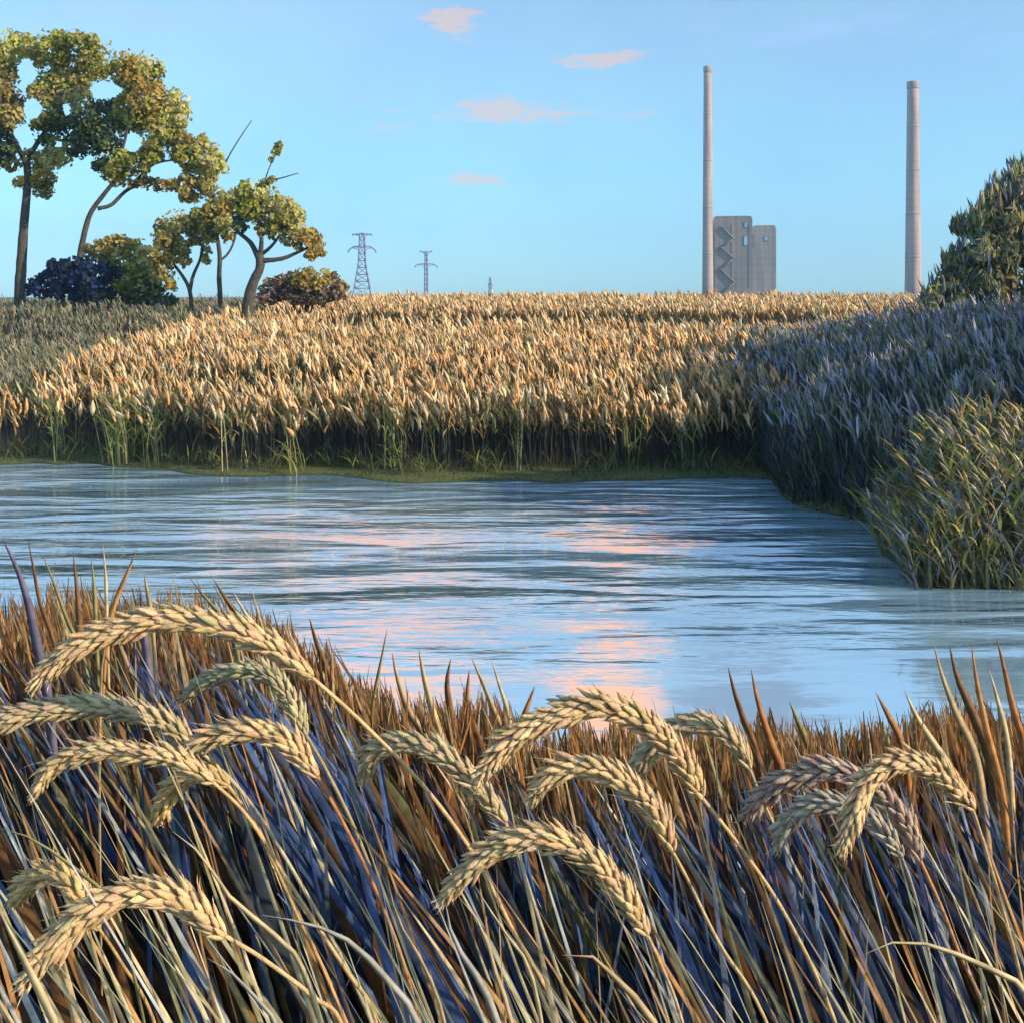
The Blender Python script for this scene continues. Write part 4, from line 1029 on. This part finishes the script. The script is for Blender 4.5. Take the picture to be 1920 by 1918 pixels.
def mass(mb, n, Yr, delta, lean, wpx, pal, w=None, spread=0.14, above=0.0, K=6, jit=0.2, patchy=None):
    px = rng.uniform(-350, 2400, n)
    Y = rng.uniform(*Yr, n)
    py = fringe(px) + delta(n) - above * rng.random(n) ** 3
    T = np.stack([(px - 960) / F * Y, Y, EYE - (py - HOR) / F * Y], 1)
    lx = rng.normal(lean, spread, n); ly = rng.normal(0.03, 0.12, n)
    g0 = height(T[:, 0], T[:, 1])
    hgt_ = T[:, 2] - g0
    R0 = np.stack([T[:, 0] + lx * hgt_, T[:, 1] + ly * hgt_, np.zeros(n)], 1)
    R0[:, 2] = height(R0[:, 0], R0[:, 1]) - 0.02
    keep = (hgt_ > 0.08) & (R0[:, 1] > 0.45)
    R0, T, hgt_, Y, lx = R0[keep], T[keep], hgt_[keep], Y[keep], lx[keep]; n = len(R0)
    V_ = T - R0
    curve = np.stack([-rng.uniform(-0.16, 0.30, n) * hgt_ * np.sign(lx + 0.05), rng.normal(0, 0.05, n) * hgt_, np.zeros(n)], 1)
    D = V_ - curve
    L = np.linalg.norm(D, axis=1)
    Wd = rng.uniform(*wpx, n) * Y / F
    ang = rng.normal(0, 0.6, n)
    side = np.stack([np.cos(ang), np.sin(ang), np.zeros(n)], 1)
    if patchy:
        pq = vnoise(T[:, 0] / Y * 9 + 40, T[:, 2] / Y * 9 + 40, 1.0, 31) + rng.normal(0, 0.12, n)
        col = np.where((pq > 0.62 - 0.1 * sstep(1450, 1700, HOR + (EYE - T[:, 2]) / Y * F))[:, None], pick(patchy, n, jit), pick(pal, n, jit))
    else:
        col = pick(pal, n, jit, w)
    ribbons(mb, R0, D, L, Wd, curve, col, K=K, fold=0.35, side=side)

DRY = [(0.50, 0.38, 0.21), (0.36, 0.24, 0.11), (0.27, 0.14, 0.06), (0.30, 0.28, 0.13), (0.42, 0.20, 0.07), (0.44, 0.40, 0.30), (0.16, 0.10, 0.06)]
DARK = [(0.09, 0.055, 0.035), (0.13, 0.07, 0.035), (0.06, 0.055, 0.06), (0.10, 0.09, 0.05), (0.16, 0.08, 0.035)]
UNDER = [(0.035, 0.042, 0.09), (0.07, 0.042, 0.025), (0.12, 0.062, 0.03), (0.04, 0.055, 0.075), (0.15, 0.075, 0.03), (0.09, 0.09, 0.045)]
COOL = [(0.16, 0.20, 0.30), (0.12, 0.15, 0.26), (0.25, 0.27, 0.17), (0.38, 0.37, 0.33), (0.13, 0.12, 0.18)]
fg = MB()
# back rows: the brown bank fringe seen against the pond
mass(fg, 4200, (1.9, 3.0), lambda n: rng.exponential(24, n), 0.08, (16, 38), [(0.18, 0.09, 0.04), (0.24, 0.12, 0.045), (0.15, 0.10, 0.05), (0.32, 0.15, 0.05), (0.34, 0.19, 0.08), (0.40, 0.27, 0.13)], spread=0.14, above=30)
mass(fg, 620, (1.7, 2.6), lambda n: rng.exponential(60, n), 0.14, (12, 24), DRY, spread=0.16, above=64)
# dark understorey: blue shadow gaps put into the blade colours
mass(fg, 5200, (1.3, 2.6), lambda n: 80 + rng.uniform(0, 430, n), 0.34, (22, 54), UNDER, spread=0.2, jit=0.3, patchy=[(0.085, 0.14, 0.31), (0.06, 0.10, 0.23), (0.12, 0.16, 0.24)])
# mid and front stalks
mass(fg, 300, (1.0, 1.7), lambda n: 70 + rng.uniform(0, 420, n), 0.38, (13, 26), [(0.58, 0.46, 0.26), (0.40, 0.36, 0.17), (0.34, 0.20, 0.10), (0.48, 0.44, 0.28), (0.50, 0.25, 0.09), (0.44, 0.46, 0.46)], spread=0.13, jit=0.22, K=8)
mass(fg, 130, (0.78, 1.25), lambda n: 230 + rng.uniform(0, 420, n), 0.44, (11, 24), [(0.66, 0.54, 0.32), (0.50, 0.48, 0.28), (0.56, 0.42, 0.22), (0.50, 0.50, 0.46), (0.52, 0.30, 0.13)], spread=0.12, jit=0.2, K=8)
tag(fg.build('grass', M_blade), 'tangled brown and straw grass, its shade coloured blue, covering the near bank', 'grass', kind='stuff')

sl = MB()
X = rng.uniform(-9, 9, 26000); Y = rng.uniform(2.6, 11.2, 26000); Z = height(X, Y)
k = Z > 0.0; X, Y, Z = X[k], Y[k], Z[k]; n = len(X)
lim = EYE - (1385 - HOR) / F * Y + 0.0
Hh = np.minimum(rng.uniform(0.2, 0.55, n), np.maximum(lim - Z, 0.1))
ribbons(sl, np.stack([X, Y, Z - 0.02], 1), np.stack([rng.normal(-0.2, 0.2, n), rng.normal(0, 0.15, n), np.ones(n)], 1), Hh, rng.uniform(0.01, 0.022, n), np.stack([rng.normal(-0.08, 0.06, n), rng.normal(0, 0.05, n), np.zeros(n)], 1), pick(DRY + DARK, n), K=3)
X = rng.uniform(-6, 6, 9000); Y = rng.uniform(-4, 0.4, 9000); n = len(X)
ribbons(sl, np.stack([X, Y, height(X, Y) - 0.02], 1), np.stack([rng.normal(-0.3, 0.2, n), rng.normal(0, 0.15, n), np.ones(n)], 1), rng.uniform(0.2, 0.5, n), rng.uniform(0.006, 0.014, n), np.stack([rng.normal(-0.08, 0.06, n), rng.normal(0, 0.05, n), np.zeros(n)], 1), pick(DRY + DARK, n), K=3)
tag(sl.build('grass', M_blade), 'short dry grass on the slope down to the water', 'grass', kind='stuff')

# ------------------------------------------------------------------ haze
mb = MB(); box(mb, (0, 1300, 84.5), (5000, 2800, 175))
mh_ = bpy.data.materials.new('haze'); mh_.use_nodes = True; nt = mh_.node_tree; nt.nodes.clear()
pv = nt.nodes.new('ShaderNodeVolumePrincipled')
pv.inputs['Density'].default_value = 0.00032; pv.inputs['Color'].default_value = (0.45, 0.76, 1.0, 1)
oo = nt.nodes.new('ShaderNodeOutputMaterial'); nt.links.new(pv.outputs[0], oo.inputs['Volume'])
tag(mb.build('haze', mh_, smooth=False), kind='stuff')
